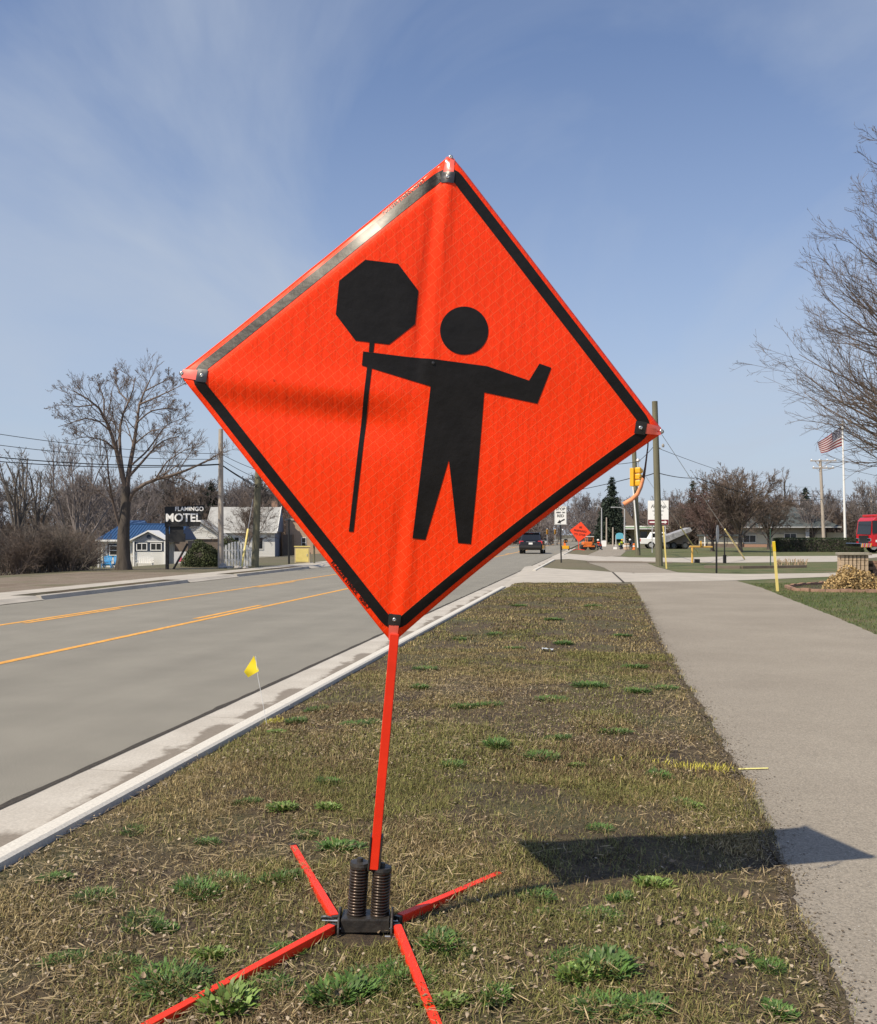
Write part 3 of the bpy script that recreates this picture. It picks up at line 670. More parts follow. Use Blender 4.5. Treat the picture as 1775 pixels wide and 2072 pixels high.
# ---------------------------------------------------------------- grass, weeds and litter on the verge
rng = np.random.default_rng(21)
def blade_mesh(name, v, u, h, w, tilt, az, col, m, z0=None):
    """bent blades: two quads each is too dear, so one quad and a tip; returns mesh with a colour attribute"""
    n = len(v); x = v * CT + u * ST; y = -v * ST + u * CT; z = (vh(v, u) if z0 is None else z0)
    d = np.stack([np.cos(az), np.sin(az), np.zeros(n)], 1); s = np.stack([-np.sin(az), np.cos(az), np.zeros(n)], 1)
    B = np.stack([x, y, z - 0.004], 1); up = np.array([0, 0, 1.0])
    mid = B + (d * (np.sin(tilt * .7) * h * .55)[:, None]) + up * (np.cos(tilt * .7) * h * .55)[:, None]
    tip = mid + (d * (np.sin(np.minimum(tilt * 1.5, 1.75)) * h * .5)[:, None]) + up * (np.cos(np.minimum(tilt * 1.5, 1.75)) * h * .5)[:, None]
    tip[:, 2] = np.maximum(tip[:, 2], z + .003)
    ws = s * (w / 2)[:, None]
    V = np.stack([B - ws, B + ws, mid + ws * .8, mid - ws * .8, tip], 1).reshape(-1, 3)
    k = np.arange(n)[:, None] * 5
    T = np.concatenate([k + np.array([[0, 1, 2]]), k + np.array([[0, 2, 3]]), k + np.array([[3, 2, 4]])], 1).reshape(-1, 3)
    me = npmesh(name, V, T, m, True)
    at_ = me.color_attributes.new('tint', 'FLOAT_COLOR', 'POINT')
    C = np.ones((n * 5, 4), np.float32); C[:, :3] = np.repeat(col, 5, 0); at_.data.foreach_set('color', C.ravel()); return me
t = NT('grass_blade', 0.7); an = t.t.nodes.new('ShaderNodeAttribute'); an.attribute_name = 'tint'; t.color(an.outputs['Color'])
t.b.inputs['Specular IOR Level'].default_value = 0.25; GB = t.m
def scatter(n, u0, u1, power=1.0):
    u = u0 + (u1 - u0) * rng.random(n) ** power; v = KB + .01 + (1.0 - KB) * rng.random(n); return v, u
PL = np.array([UV(p.x, p.y) for p in PATH_L]); PL = PL[np.argsort(PL[:, 1])]
def path_edge(u): return np.interp(u, PL[:, 1], PL[:, 0])
def blades(name, n, u0, u1, hs, ws, power=1.0, spread=1.0, seed=0):
    v, u = scatter(n, u0, u1, power)
    dens = fbm(v * 1.5, u * 1.5, 31); den2 = fbm(v * 7, u * 7, 32, 2)
    over = path_edge(u) - v
    z0 = np.where(over < .012, .0185, vh(v, u)); keep = (rng.random(n) < np.clip((dens - .33) * 4.6, .16, 1) * np.clip((den2 - .10) * 2.6, .35, 1)) & (over > -0.065 + .075 * rng.random(n)) & ((((v * CT + u * ST) - STAND.x) / .14) ** 2 + (((u * CT - v * ST) - YB + .03) / .13) ** 2 > 1) & (v > KB + .035) & ((over > .03) | (rng.random(n) < .6))
    v, u, z0 = v[keep], u[keep], z0[keep]; n = len(v); f = fbm(v * .9 + 7, u * .9, 41); g2 = vnoise(v * 3.1, u * 3.1, 45)
    green = rng.random(n) < np.clip((f - .40) * 2.4 + (g2 - .5) * .7, .06, .80)
    r = rng.random((n, 1))
    straw = np.array([[.47, .37, .185]]) * (.2 + 1.05 * r ** 1.5) ; straw2 = np.array([[.26, .195, .085]]) * (.25 + 1.15 * r)
    br = np.clip((fbm(v * .7 + 3, u * .7, 91) - .42) * 5, 0, 1)[:, None]; straw = straw * (1 - br * .25); straw2 = straw2 * (1 - br) + br * np.array([[.17, .115, .06]]) * (.35 + 1.1 * r)
    gcol = np.array([[.19, .185, .058]]) * (.4 + 1.0 * r)
    col = np.where(green[:, None], gcol, np.where(rng.random((n, 1)) < .5, straw, straw2))
    h = hs * (.5 + rng.random(n)) * (.7 + .6 * f); w = ws * (.6 + .8 * rng.random(n))
    flat = rng.random(n) < .66
    tilt = np.where(flat, 1.05 + .4 * rng.random(n), .25 + .8 * rng.random(n)) ; az = rng.random(n) * 6.283
    return blade_mesh(name, v, u, h, w, tilt, az, col, GB, z0)
for k, a in enumerate(((370000, 2.2, 6.2, .036, .0028, 1.1), (270000, 5.8, 12.5, .037, .0044, 1.1), (120000, 12, 29.8, .040, .0085, 1.0))):
    tag(npobj('grass', blades('grass', *a)), 'short dry and greenish grass on the verge around the sign stand', 'grass', kind='stuff')
# lawn right of the path: short green blades
n = 90000; x = rng.uniform(5, 17, n); y = rng.uniform(14, 30, n); v = x * CT - y * ST; u = x * ST + y * CT
PR = np.array([UV(p.x, p.y) for p in PATH_R]); PR = PR[np.argsort(PR[:, 1])]
k = (v > np.interp(u, PR[:, 1], PR[:, 0]) + .02) & (y < (1.5 * F / 85.5) - 0.12 * (x - 8)); v, u = v[k], u[k]; n = len(v)
r = rng.random((n, 1)); f = fbm(v * .8, u * .8, 55)[:, None]
col = np.where(rng.random((n, 1)) < .25, np.array([[.17, .15, .06]]), np.array([[.075, .115, .026]])) * (.55 + .8 * r) * (.8 + .4 * f)
tag(npobj('lawn_grass', blade_mesh('lawn_grass', v, u, .045 * (.5 + rng.random(n)), .006 * (.6 + .8 * rng.random(n)), .2 + .9 * rng.random(n), rng.random(n) * 6.283, col, GB, np.full(n, .008))), 'green mown lawn grass beside the asphalt path', 'grass', kind='stuff')
# leaf litter and straw bits
def litter(name, n, v, u, size, aspect, m, tintlo, tinthi, curl=.35):
    n = len(v); x = v * CT + u * ST; y = -v * ST + u * CT; z = vh(v, u) + .006 + .016 * rng.random(n); az = rng.random(n) * 6.283
    d = np.stack([np.cos(az), np.sin(az), rng.normal(0, .25, n)], 1) * (size / 2)[:, None]; s = np.stack([-np.sin(az), np.cos(az), rng.normal(0, .3, n)], 1) * (size * aspect / 2)[:, None]
    C = np.stack([x, y, z], 1); up = np.zeros((n, 3)); up[:, 2] = curl * size * aspect
    V = np.stack([C - d, C - s * .9 - d * .2 + up, C + s * .8 - d * .3 + up * .7, C + d * .35 + s + up * rng.random((n, 1)), C + d * .3 - s + up * .4, C + d], 1).reshape(-1, 3)
    k = np.arange(n)[:, None] * 6; T = np.concatenate([k + np.array([[0, 2, 1]]), k + np.array([[1, 2, 3]]), k + np.array([[1, 3, 4]]), k + np.array([[4, 3, 5]])], 1).reshape(-1, 3)
    me = npmesh(name, V, T, m, False); a_ = me.color_attributes.new('tint', 'FLOAT_COLOR', 'POINT')
    c = np.ones((n, 4), np.float32); c[:, :3] = np.array(tintlo) + (np.array(tinthi) - np.array(tintlo)) * rng.random((n, 1)); a_.data.foreach_set('color', np.repeat(c, 6, 0).ravel()); return me
def spots(n, u0, u1, pw=1.3, thr=.5, seed=61, sc_=1.1):
    v, u = scatter(n, u0, u1, pw); k = (path_edge(u) - v > .02) & (rng.random(n) < np.clip((fbm(v * sc_, u * sc_, seed) - thr + .12) * 5, .08, 1)); return v[k], u[k]
v, u = spots(22000, 2.2, 9.5); n = len(v)
tag(npobj('leaf_litter', litter('leaf_litter', n, v, u, .008 + .020 * rng.random(n) ** 2, .45, GB, (.13, .09, .055), (.46, .38, .27))), 'scattered bits of dead leaf in the verge grass', 'leaf litter', kind='stuff')
v, u = spots(30000, 2.2, 11, 1.2, .46, 66); n = len(v)
tag(npobj('straw_litter', litter('straw_litter', n, v, u, .03 + .05 * rng.random(n), .055, GB, (.20, .15, .085), (.48, .38, .22), 0)), 'loose dry straw lying over the verge', 'straw', kind='stuff')
n = 11000; u = 2.2 + 20 * rng.random(n) ** 1.6; v = path_edge(u) - .05 + rng.exponential(.055, n) * (rng.random(n) < .8) + .03 * rng.random(n)
me = litter('soil_crumbs', n, v, u, .004 + .010 * rng.random(n) ** 2 + .0006 * u, .7, GB, (.075, .055, .038), (.22, .18, .13)); V_ = np.zeros(len(me.vertices) * 3, np.float32); me.vertices.foreach_get('co', V_); V_ = V_.reshape(-1, 3); V_[:, 2] = .016 + (V_[:, 2] - .01) * .35; me.vertices.foreach_set('co', V_.ravel())
tag(npobj('soil_crumbs', me), 'soil crumbs and grit spilled along the path edge', 'soil', kind='stuff')
n = 1800; u = 2.2 + 9 * rng.random(n) ** 1.4; v = path_edge(u) + rng.exponential(.45, n)
me = litter('path_grit', n, v, u, .003 + .006 * rng.random(n) ** 2, .8, GB, (.30, .28, .25), (.62, .59, .53)); V_ = np.zeros(len(me.vertices) * 3, np.float32); me.vertices.foreach_get('co', V_); V_ = V_.reshape(-1, 3); V_[:, 2] = .0165 + (V_[:, 2] - .01) * .12; me.vertices.foreach_set('co', V_.ravel())
tag(npobj('path_grit', me), 'fine pale grit lying on the asphalt path', 'grit', kind='stuff')
ue = np.arange(1.5, 29.5, .02); we = .002 + .035 * fbm(ue * 3, ue * 0, 71) ** 1.5 + .016 * np.random.default_rng(8).random(len(ue)); ve = path_edge(ue)
Vs = np.zeros((2 * len(ue), 3)); Vs[0::2, 0], Vs[1::2, 0] = ve - .004, ve + we; Vs[0::2, 1] = Vs[1::2, 1] = ue
Vs = np.stack([Vs[:, 0] * CT + Vs[:, 1] * ST, -Vs[:, 0] * ST + Vs[:, 1] * CT, np.full(len(Vs), .020)], 1); k_ = np.arange(len(ue) - 1)
tag(npobj('soil_spill', npmesh('soil_spill', Vs, np.stack([2 * k_, 2 * k_ + 1, 2 * k_ + 3, 2 * k_ + 2], 1), MATS['verge_soil'], False)), kind='structure')
# yellow paint overspray on blades by the path and by the marker flag
for cx_, cy_, sx_, n in ((1452, 1558, .42, 700), (536, 1466, .12, 160), (556, 1462, .1, 120)):
    c = G(cx_, cy_); cv, cu = UV(c.x, c.y); v = cv + rng.normal(0, sx_ * .5, n); u = cu + rng.normal(0, .05, n) - (v - cv) * (.10 if sx_ > .3 else 0)
    k = (v < path_edge(u)); v, u = v[k], u[k]; n = len(v)
    col = np.array([[.66, .60, .10]]) * (.6 + .5 * rng.random((n, 1)))
    tag(npobj('painted_grass', blade_mesh('painted_grass', v, u, .035 * (.5 + rng.random(n)), np.full(n, .004), .3 + .8 * rng.random(n), rng.random(n) * 6.283, col, GB)), 'grass blades sprayed yellow by a utility locate mark', 'grass', kind='stuff')
# green weed clumps: each a plant of its own
def weed_mesh(seed, n, R_, H_, broad):
    r = np.random.default_rng(seed); rr = R_ * np.sqrt(r.random(n)); an = r.random(n) * 6.283; bx, by = rr * np.cos(an), rr * np.sin(an) * .8
    az = an + r.normal(0, .8, n); L = H_ * (.5 + .8 * r.random(n)); til = .3 + .9 * r.random(n)
    d = np.stack([np.cos(az) * np.sin(til), np.sin(az) * np.sin(til), np.cos(til)], 1); s = np.stack([-np.sin(az), np.cos(az), r.normal(0, .2, n)], 1)
    B = np.stack([bx, by, np.zeros(n)], 1); wd = (broad * (.6 + .8 * r.random(n)))[:, None]
    m1 = B + d * (L * .35)[:, None]; m2 = B + d * (L * .75)[:, None] + np.array([0, 0, -.004]); tp = B + d * L[:, None] + np.stack([np.cos(az) * L * .12, np.sin(az) * L * .12, -L * .18], 1)
    V = np.stack([B, m1 - s * wd * .35, m1 + s * wd * .35, m2 - s * wd * .5, m2 + s * wd * .5, tp], 1).reshape(-1, 3); V[:, 2] = np.maximum(V[:, 2], .002)
    k = np.arange(n)[:, None] * 6; T = np.concatenate([k + np.array([[0, 2, 1]]), k + np.array([[1, 2, 4]]), k + np.array([[1, 4, 3]]), k + np.array([[3, 4, 5]])], 1).reshape(-1, 3)
    return V, T
WM = [npmesh('weed_clump', *weed_mesh(s_, n_, R_, H_, b_), MATS[m_]) for s_, n_, R_, H_, b_, m_ in ((1, 420, .085, .042, .0085, 'weed_leaf'), (2, 520, .10, .045, .0045, 'weed_leaf'), (3, 330, .075, .042, .011, 'weed_leaf_light'), (4, 480, .11, .042, .0035, 'weed_leaf'))]
wl_ = [(690, 1733, 0, 1.0), (400, 1828, 1, 1.0), (455, 1806, 3, .9), (568, 1797, 1, .8), (890, 1925, 0, .8), (925, 1940, 3, .6), (345, 2010, 1, 1.0), (462, 2050, 2, 1.1), (690, 2030, 0, 1.1), (728, 2012, 3, .9), (810, 1985, 1, .8), (290, 1885, 3, .8), (335, 1895, 0, .55), (430, 1950, 2, .7), (250, 1965, 3, .6), (820, 2010, 3, .8), (1005, 2040, 0, .7), (900, 2050, 2, .8), (545, 2012, 1, .6), (580, 1940, 3, .5), (130, 1960, 3, .6),
       (1322, 1802, 2, .75), (1255, 1832, 0, .6), (1215, 1870, 3, .6), (1085, 1830, 1, .6), (1150, 1960, 3, .7), (1228, 1985, 0, 1.0), (1170, 2000, 2, .8), (1300, 2060, 0, .8), (1230, 2062, 1, .9), (1575, 2052, 0, .6), (1560, 1960, 1, .5), (1480, 1940, 3, .6), (1335, 1578, 1, .9), (1405, 1637, 2, .6), (1380, 1630, 3, .6), (1215, 1690, 3, .5), (1100, 1865, 1, .4), (1440, 1890, 3, .6),
       (1005, 1522, 1, 1.1), (1095, 1545, 3, .9), (1130, 1505, 1, .9), (915, 1560, 1, .8), (1195, 1397, 1, 1.4), (985, 1437, 3, 1.0), (940, 1440, 1, .9), (1290, 1405, 1, 1.0), (1115, 1425, 3, 1.0), (1140, 1310, 1, 1.1), (1040, 1318, 3, 1.0), (1285, 1355, 1, 1.2), (1345, 1395, 3, 1.0), (1245, 1490, 3, .9), (1165, 1560, 2, .6), (570, 1650, 2, .8), (665, 1650, 2, .7), (665, 1600, 1, .7), (720, 1475, 1, .9), (745, 1470, 3, .8), (560, 1490, 2, .7), (600, 1468, 1, .8), (640, 1445, 3, .9), (860, 1360, 3, 1.0), (850, 1400, 1, .8), (1050, 1230, 3, 1.4), (1200, 1230, 3, 1.4), (1120, 1260, 1, 1.3), (1000, 1290, 3, 1.2), (1260, 1290, 1, 1.1), (930, 1300, 3, 1.0), (620, 1700, 3, .5), (190, 1830, 3, .6), (110, 1790, 1, .6), (270, 1700, 3, .6), (500, 1640, 3, .6), (420, 1720, 1, .5)]
rr_ = random.Random(9)
for x_, y_, k_, s_ in wl_:
    p = G(x_, y_); v_, u_ = UV(p.x, p.y); p.z = float(vh(v_, u_))
    o = npobj('weed_clump', WM[k_]); o.location = p; o.rotation_euler = (0, 0, rr_.uniform(0, 6.28)); s_ *= 1.2; o.scale = (s_, s_ * rr_.uniform(.7, 1.2), s_ * rr_.uniform(.7, 1.0))
    lab = ('low dark green rosette weed with broad leaves in the dry verge grass', 'dense dark green grass clump in the dry verge grass', 'bright light green broad-leaved weed in the dry verge grass', 'thin dark green fine-bladed tuft in the dry verge grass')[k_]
    tag(o, lab, 'weed', ('broad leaved verge weeds', 'dense verge grass clumps', 'light green verge weeds', 'fine bladed verge tufts')[k_])
# curled dead leaves one can pick out
def curled_leaf(seed):
    r = random.Random(seed); b = MB(); n = 5; vv = []
    for i in range(n):
        f = i / (n - 1); wdt = .018 * math.sin(math.pi * (.12 + .8 * f)) * r.uniform(.8, 1.2); x = (f - .5) * .055; zc = .006 + .012 * (f - .5) ** 2 * 4 * r.uniform(.6, 1.4)
        for s_ in (-1, 0, 1): vv.append((x + r.uniform(-.003, .003), s_ * wdt, zc + (abs(s_) * wdt * r.uniform(.3, .9))))
    b.add(vv, [(i * 3 + j, i * 3 + j + 1, i * 3 + j + 4, i * 3 + j + 3) for i in range(n - 1) for j in range(2)])
    return b.mesh('dead_leaf', MATS['litter_leaf'])
LM = [curled_leaf(k) for k in range(5)]
for k in range(64):
    x_, y_ = (rr_.gauss(1400, 55), rr_.gauss(1868, 38)) if k < 22 else ((rr_.gauss(1440, 45), rr_.gauss(1962, 16)) if k < 38 else (rr_.uniform(150, 1500), rr_.uniform(1600, 2060)))
    p = G(x_, y_); v_, u_ = UV(p.x, p.y)
    if v_ > path_edge(u_) - .05: continue
    p.z = float(vh(v_, u_)) + .012; o = npobj('dead_leaf', LM[k % 5]); o.location = p; s_ = rr_.uniform(.35, .8)
    o.rotation_euler = (rr_.gauss(0, .4), rr_.gauss(0, .4), rr_.uniform(0, 6.28)); o.scale = (s_, s_, s_)
    tag(o, 'curled pale brown dead leaf lying on the verge beside the sign stand', 'leaf', 'dead leaves on the verge')

# ---------------------------------------------------------------- trees: levels of branches grown from their parents
def nrm(a): return a / np.maximum(np.linalg.norm(a, axis=-1, keepdims=True), 1e-9)
def grow(r, pts, rad, n, ang, asd, ratio, k, tmin=.25, up=.1, wob=.15, rf=.6, tend=.45, tmax=1.0):
    N, K, _ = pts.shape; idx = np.repeat(np.arange(N), n); M = len(idx); tt = tmin + (tmax - tmin) * r.random(M); f = tt * (K - 1); i = np.minimum(f.astype(int), K - 2); fr = (f - i)[:, None]
    p0, p1 = pts[idx, i], pts[idx, i + 1]; p = p0 + (p1 - p0) * fr; tg = nrm(p1 - p0); rr = rad[idx, i] * (1 - fr[:, 0]) + rad[idx, i + 1] * fr[:, 0]
    L = np.linalg.norm(np.diff(pts, axis=1), axis=2).sum(1)[idx] * ratio * (1.15 - .6 * tt) * (.65 + .7 * r.random(M))
    q = nrm(np.cross(tg, r.normal(size=(M, 3)))); a = ang + asd * r.normal(size=M); d = nrm(tg * np.cos(a)[:, None] + q * np.sin(a)[:, None])
    out = np.zeros((M, k, 3)); out[:, 0] = p; st = (L / (k - 1))[:, None]
    for j in range(1, k):
        d = nrm(d + np.array([0, 0, up]) + wob * r.normal(size=(M, 3))); out[:, j] = out[:, j - 1] + d * st
    r0 = rr * rf; R_ = r0[:, None] * np.linspace(1, tend, k)[None]
    return out, R_
def tubes_np(levels):
    VV, FF, off = [], [], 0
    for pts, rad, s in levels:
        N, K, _ = pts.shape
        if N == 0: continue
        tg = nrm(np.gradient(pts, axis=1)); ref = np.array([.31, .87, .19]); a = nrm(np.cross(tg, ref)); b = np.cross(tg, a)
        th = np.arange(s) * 2 * np.pi / s
        ring = pts[:, :, None, :] + rad[:, :, None, None] * (a[:, :, None, :] * np.cos(th)[None, None, :, None] + b[:, :, None, :] * np.sin(th)[None, None, :, None])
        VV.append(ring.reshape(-1, 3)); base = (np.arange(N) * K * s)[:, None, None] + (np.arange(K - 1) * s)[None, :, None]; j = np.arange(s)[None, None, :]; j2 = (np.arange(s) + 1)[None, None, :] % s
        FF.append(np.stack([base + j, base + j2, base + j2 + s, base + j + s], -1).reshape(-1, 4) + off); off += N * K * s
    return np.concatenate(VV), np.concatenate(FF)
def poly_np(polys, radii, k):
    out = np.zeros((len(polys), k, 3)); R_ = np.zeros((len(polys), k))
    for i, (p, r) in enumerate(zip(polys, radii)):
        p = np.array([tuple(q) for q in p], float); s = np.r_[0, np.cumsum(np.linalg.norm(np.diff(p, axis=0), axis=1))]; t_ = np.linspace(0, s[-1], k)
        for c in range(3): out[i, :, c] = np.interp(t_, s, p[:, c])
        R_[i] = np.linspace(r[0], r[1], k)
    return out, R_
def tree_meshes(seed, H_, tr, trunk_h, nl, el0, el1, spread, subs, mt, mc, lean=0.0, minr=0.0, start=.5):
    """generic bare tree: trunk, limbs, then the levels in subs; base at the origin"""
    r = np.random.default_rng(seed); k = 9; z = np.linspace(0, trunk_h, k); tp = np.stack([lean * z + .05 * np.cumsum(r.normal(0, .12, k)), .05 * np.cumsum(r.normal(0, .12, k)), z], 1)[None]; trad = np.linspace(tr, tr * .5, k)[None]; trad[0, 0] *= 1.35
    f = start + (1 - start) * r.random(nl); f[:2] = 1; az = (np.arange(nl) * 2.4 + r.random(nl) * .6); el = np.radians(el0 + (el1 - el0) * f + r.normal(0, 6, nl))
    P0 = np.stack([np.interp(f, np.linspace(0, 1, k), tp[0, :, c]) for c in range(3)], 1); L = spread * (1.2 - .45 * f) * (.8 + .4 * r.random(nl)); L = np.minimum(L, np.maximum(.4, (H_ - P0[:, 2]) / np.maximum(.2, np.sin(el))))
    d = np.stack([np.cos(az) * np.cos(el), np.sin(az) * np.cos(el), np.sin(el)], 1); kk = 7; lim = np.zeros((nl, kk, 3)); lim[:, 0] = P0
    for j in range(1, kk): d = nrm(d + np.array([0, 0, .08]) + .11 * r.normal(size=d.shape)); lim[:, j] = lim[:, j - 1] + d * (L / (kk - 1))[:, None]
    lr = (tr * (.55 - .25 * f))[:, None] * np.linspace(1, .35, kk)[None]
    lv = [(lim, lr, 5)]; cur, cr = lim, lr
    for (n, ang, ratio, kq, up, rf) in subs:
        cur, cr = grow(r, cur, cr, n, ang, .22, ratio, kq, .2, up, .14, rf); cr = np.maximum(cr, minr); lv.append((cur, cr, 3))
    V1, F1 = tubes_np([(tp, trad, 9)]); V2, F2 = tubes_np(lv)
    return npmesh('trunk', V1, F1, mt), npmesh('crown', V2, F2, mc)
def place_tree(name, meshes, loc, label, group=None, rz=0.0, s=1.0, sz=None):
    o = thing(name, loc, label, 'tree' if 'shrub' not in name and 'hedge' not in name else 'shrub', group, rz); o.scale = (s, s, sz or s)
    for nm, me in zip(('trunk', 'crown') if len(meshes) == 2 else ('foliage',), meshes): npobj(nm, me, o)
    return o
# the bare tree in front of the motel: limbs follow its real branching
TB = G(250, 1153); TY = TB.y
rt = np.random.default_rng(4)
def tp_(l, bend):
    l = [(x if y > 985 else 255 + (x - 255) * 1.08, y if y > 985 else 985 - (985 - y) * .90) for x, y in l]
    return [P(x, y, TY + bend * (i / (len(l) - 1)) ** 1.2) - TB for i, (x, y) in enumerate(l)]
trunk = tp_([(250, 1157), (250, 1120), (250, 1080), (253, 1040), (255, 1010), (255, 985)], 0)
limbs = [([(255, 990), (246, 950), (238, 905), (226, 860), (214, 825), (200, 800), (180, 785), (158, 770)], -1.0, .17), ([(256, 990), (262, 940), (270, 890), (276, 840), (280, 800), (290, 770), (300, 745)], .8, .17),
         ([(252, 975), (245, 920), (243, 870), (246, 830), (258, 800), (268, 770), (272, 740)], 1.8, .12), ([(258, 1018), (275, 987), (310, 968), (345, 958), (375, 945), (410, 925), (436, 905)], -.6, .13),
         ([(258, 965), (285, 930), (310, 895), (330, 878), (355, 872)], 1.2, .10), ([(246, 1078), (236, 1045), (225, 1000), (222, 960), (220, 905), (210, 870)], -1.4, .10),
         ([(226, 860), (205, 838), (182, 830), (150, 842), (128, 850)], -1.6, .06), ([(276, 840), (300, 815), (330, 808), (362, 812)], 1.4, .06), ([(280, 800), (315, 782), (345, 765), (368, 752)], -.5, .06), ([(214, 825), (214, 790), (206, 760), (196, 738)], .3, .06),
         ([(262, 795), (242, 772), (236, 745), (234, 728)], .8, .05), ([(290, 770), (322, 750), (345, 738)], .9, .05), ([(238, 905), (215, 880), (180, 872), (150, 880)], -2.2, .06), ([(262, 940), (295, 905), (330, 845), (365, 830)], 2.2, .07), ([(200, 800), (165, 805), (130, 800), (118, 805)], -.9, .045), ([(310, 968), (330, 930), (360, 905), (385, 895)], -1.4, .05), ([(270, 890), (300, 860), (340, 850)], -1.2, .05)]
lp, lr = poly_np([tp_(l, b_) for l, b_, _ in limbs], [(r_ * .72, r_ * .16) for _, _, r_ in limbs], 9)
tv, tr_ = poly_np([trunk], [(.31, .17)], 8); tr_[0, 0] = .40
l2, r2 = grow(rt, lp, lr, 13, .72, .2, .34, 6, .25, .04, .14, .42); l3, r3 = grow(rt, l2, r2, 8, .7, .25, .45, 5, .2, .12, .16, .5); l4, r4 = grow(rt, l3, r3, 5, .65, .25, .5, 4, .25, .12, .14, .6)
r3 = np.maximum(r3, .006); r4 = np.maximum(r4, .0045)
mt_ = npmesh('trunk', *tubes_np([(tv, tr_, 12)]), MATS['bark']); mc_ = npmesh('crown', *tubes_np([(lp, lr, 6), (l2, r2, 4), (l3, r3, 3), (l4, r4, 3)]), MATS['twig_brown'])
place_tree('bare_tree', (mt_, mc_), TB, 'tall bare tree with forked trunk standing in front of the blue-roofed motel office')
# the large bare tree reaching in from the right
BT = Vector((18.6, 32.0, 0)); rt = np.random.default_rng(12)
k = 12; z = np.linspace(0, 20, k); tv = np.stack([z * 0.0, z * 0, z], 1)[None]; tr_ = np.linspace(.42, .05, k)[None]
nl = 205; hz = np.sort(2.3 + 16.6 * rt.random(nl) ** .9); az = np.arange(nl) * 2.399 + .3 * rt.random(nl); el = np.radians(15 + 2.5 * hz + rt.normal(0, 5, nl)); L = np.clip(8.3 - .33 * hz, 1.5, 9) * (.85 + .3 * rt.random(nl))
d = np.stack([np.cos(az) * np.cos(el), np.sin(az) * np.cos(el), np.sin(el)], 1); kk = 9; lp = np.zeros((nl, kk, 3)); lp[:, 0, 2] = hz
for j in range(1, kk): d = nrm(d + np.array([0, 0, .035]) + .07 * rt.normal(size=d.shape)); lp[:, j] = lp[:, j - 1] + d * (L / (kk - 1))[:, None]
lr = np.linspace(.085, .055, nl)[:, None] * np.linspace(1, .12, kk)[None]
l2, r2 = grow(rt, lp, lr, 16, .45, .13, .40, 6, .2, .05, .12, .5, tmax=1.0); l3, r3 = grow(rt, l2, r2, 9, .55, .2, .42, 4, .15, .07, .14, .6); l4, r4 = grow(rt, l3, r3, 2, .6, .25, .35, 3, .3, .1, .1, .7)
r2 = np.maximum(r2, .0065); r3 = np.maximum(r3, .0042); r4 = np.maximum(r4, .005)
place_tree('bare_tree', (npmesh('trunk', *tubes_np([(tv, tr_, 10)]), MATS['bark_dark']), npmesh('crown', *tubes_np([(lp, lr, 5), (l2, r2, 3), (l3, r3, 3), (l4, r4, 3)]), MATS['twig_brown'])), BT, 'big bare budding tree with long upswept branches beside the asphalt path')
# round twiggy ornamentals in front of the low office building
sub_r = [(8, .6, .5, 5, .03, .5), (8, .6, .5, 4, .03, .55), (6, .55, .55, 3, .03, .6)]
RM = [tree_meshes(31, 7.6, .20, 2.2, 20, 2, 68, 4.9, sub_r, MATS['bark_dark'], MATS['twig_brown'], minr=.011, start=.45), tree_meshes(32, 7.2, .18, 2.0, 18, 2, 66, 4.6, sub_r, MATS['bark_dark'], MATS['twig_red'], minr=.011, start=.45)]
for x_, Y_, k_, s_, lab in ((1498, 82, 0, 1.0, 'round dense twiggy tree with grey-brown crown in front of the low grey-roofed building'), (1442, 86, 1, .92, 'round dense twiggy tree with reddish crown beside the loaded trailer'), (1555, 96, 0, .78, 'smaller twiggy tree behind the round grey-brown one')):
    place_tree('ornamental_tree', RM[k_], at(x_, Y_), lab, rz=k_ * 1.3 + x_, s=s_)
# twiggy shrubs along the far side of the road
SH = []
for sd, mt2 in ((41, 'twig_grey'), (42, 'twig_brown'), (43, 'twig_olive')):
    r = np.random.default_rng(sd); nl = 30; az = r.random(nl) * 6.283; el = np.radians(48 + 36 * r.random(nl)); d = np.stack([np.cos(az) * np.cos(el), np.sin(az) * np.cos(el), np.sin(el)], 1); L = 1.5 + .7 * r.random(nl); kk = 6; lp = np.zeros((nl, kk, 3)); lp[:, 0, :2] = r.normal(0, .3, (nl, 2))
    for j in range(1, kk): d = nrm(d + .12 * r.normal(size=d.shape)); lp[:, j] = lp[:, j - 1] + d * (L / (kk - 1))[:, None]
    lr = np.full((nl, 1), .018) * np.linspace(1, .4, kk)[None]; l2, r2 = grow(r, lp, lr, 9, .6, .25, .42, 4, .1, .05, .18, .6); l3, r3 = grow(r, l2, r2, 7, .6, .3, .5, 3, .15, .05, .18, .6)
    r2 = np.maximum(r2, .006); r3 = np.maximum(r3, .0048)
    SH.append((npmesh('stems', *tubes_np([(lp, lr, 4), (l2, r2, 3)]), MATS[mt2]), npmesh('crown', *tubes_np([(l3, r3, 3)]), MATS[mt2])))
SHF = []
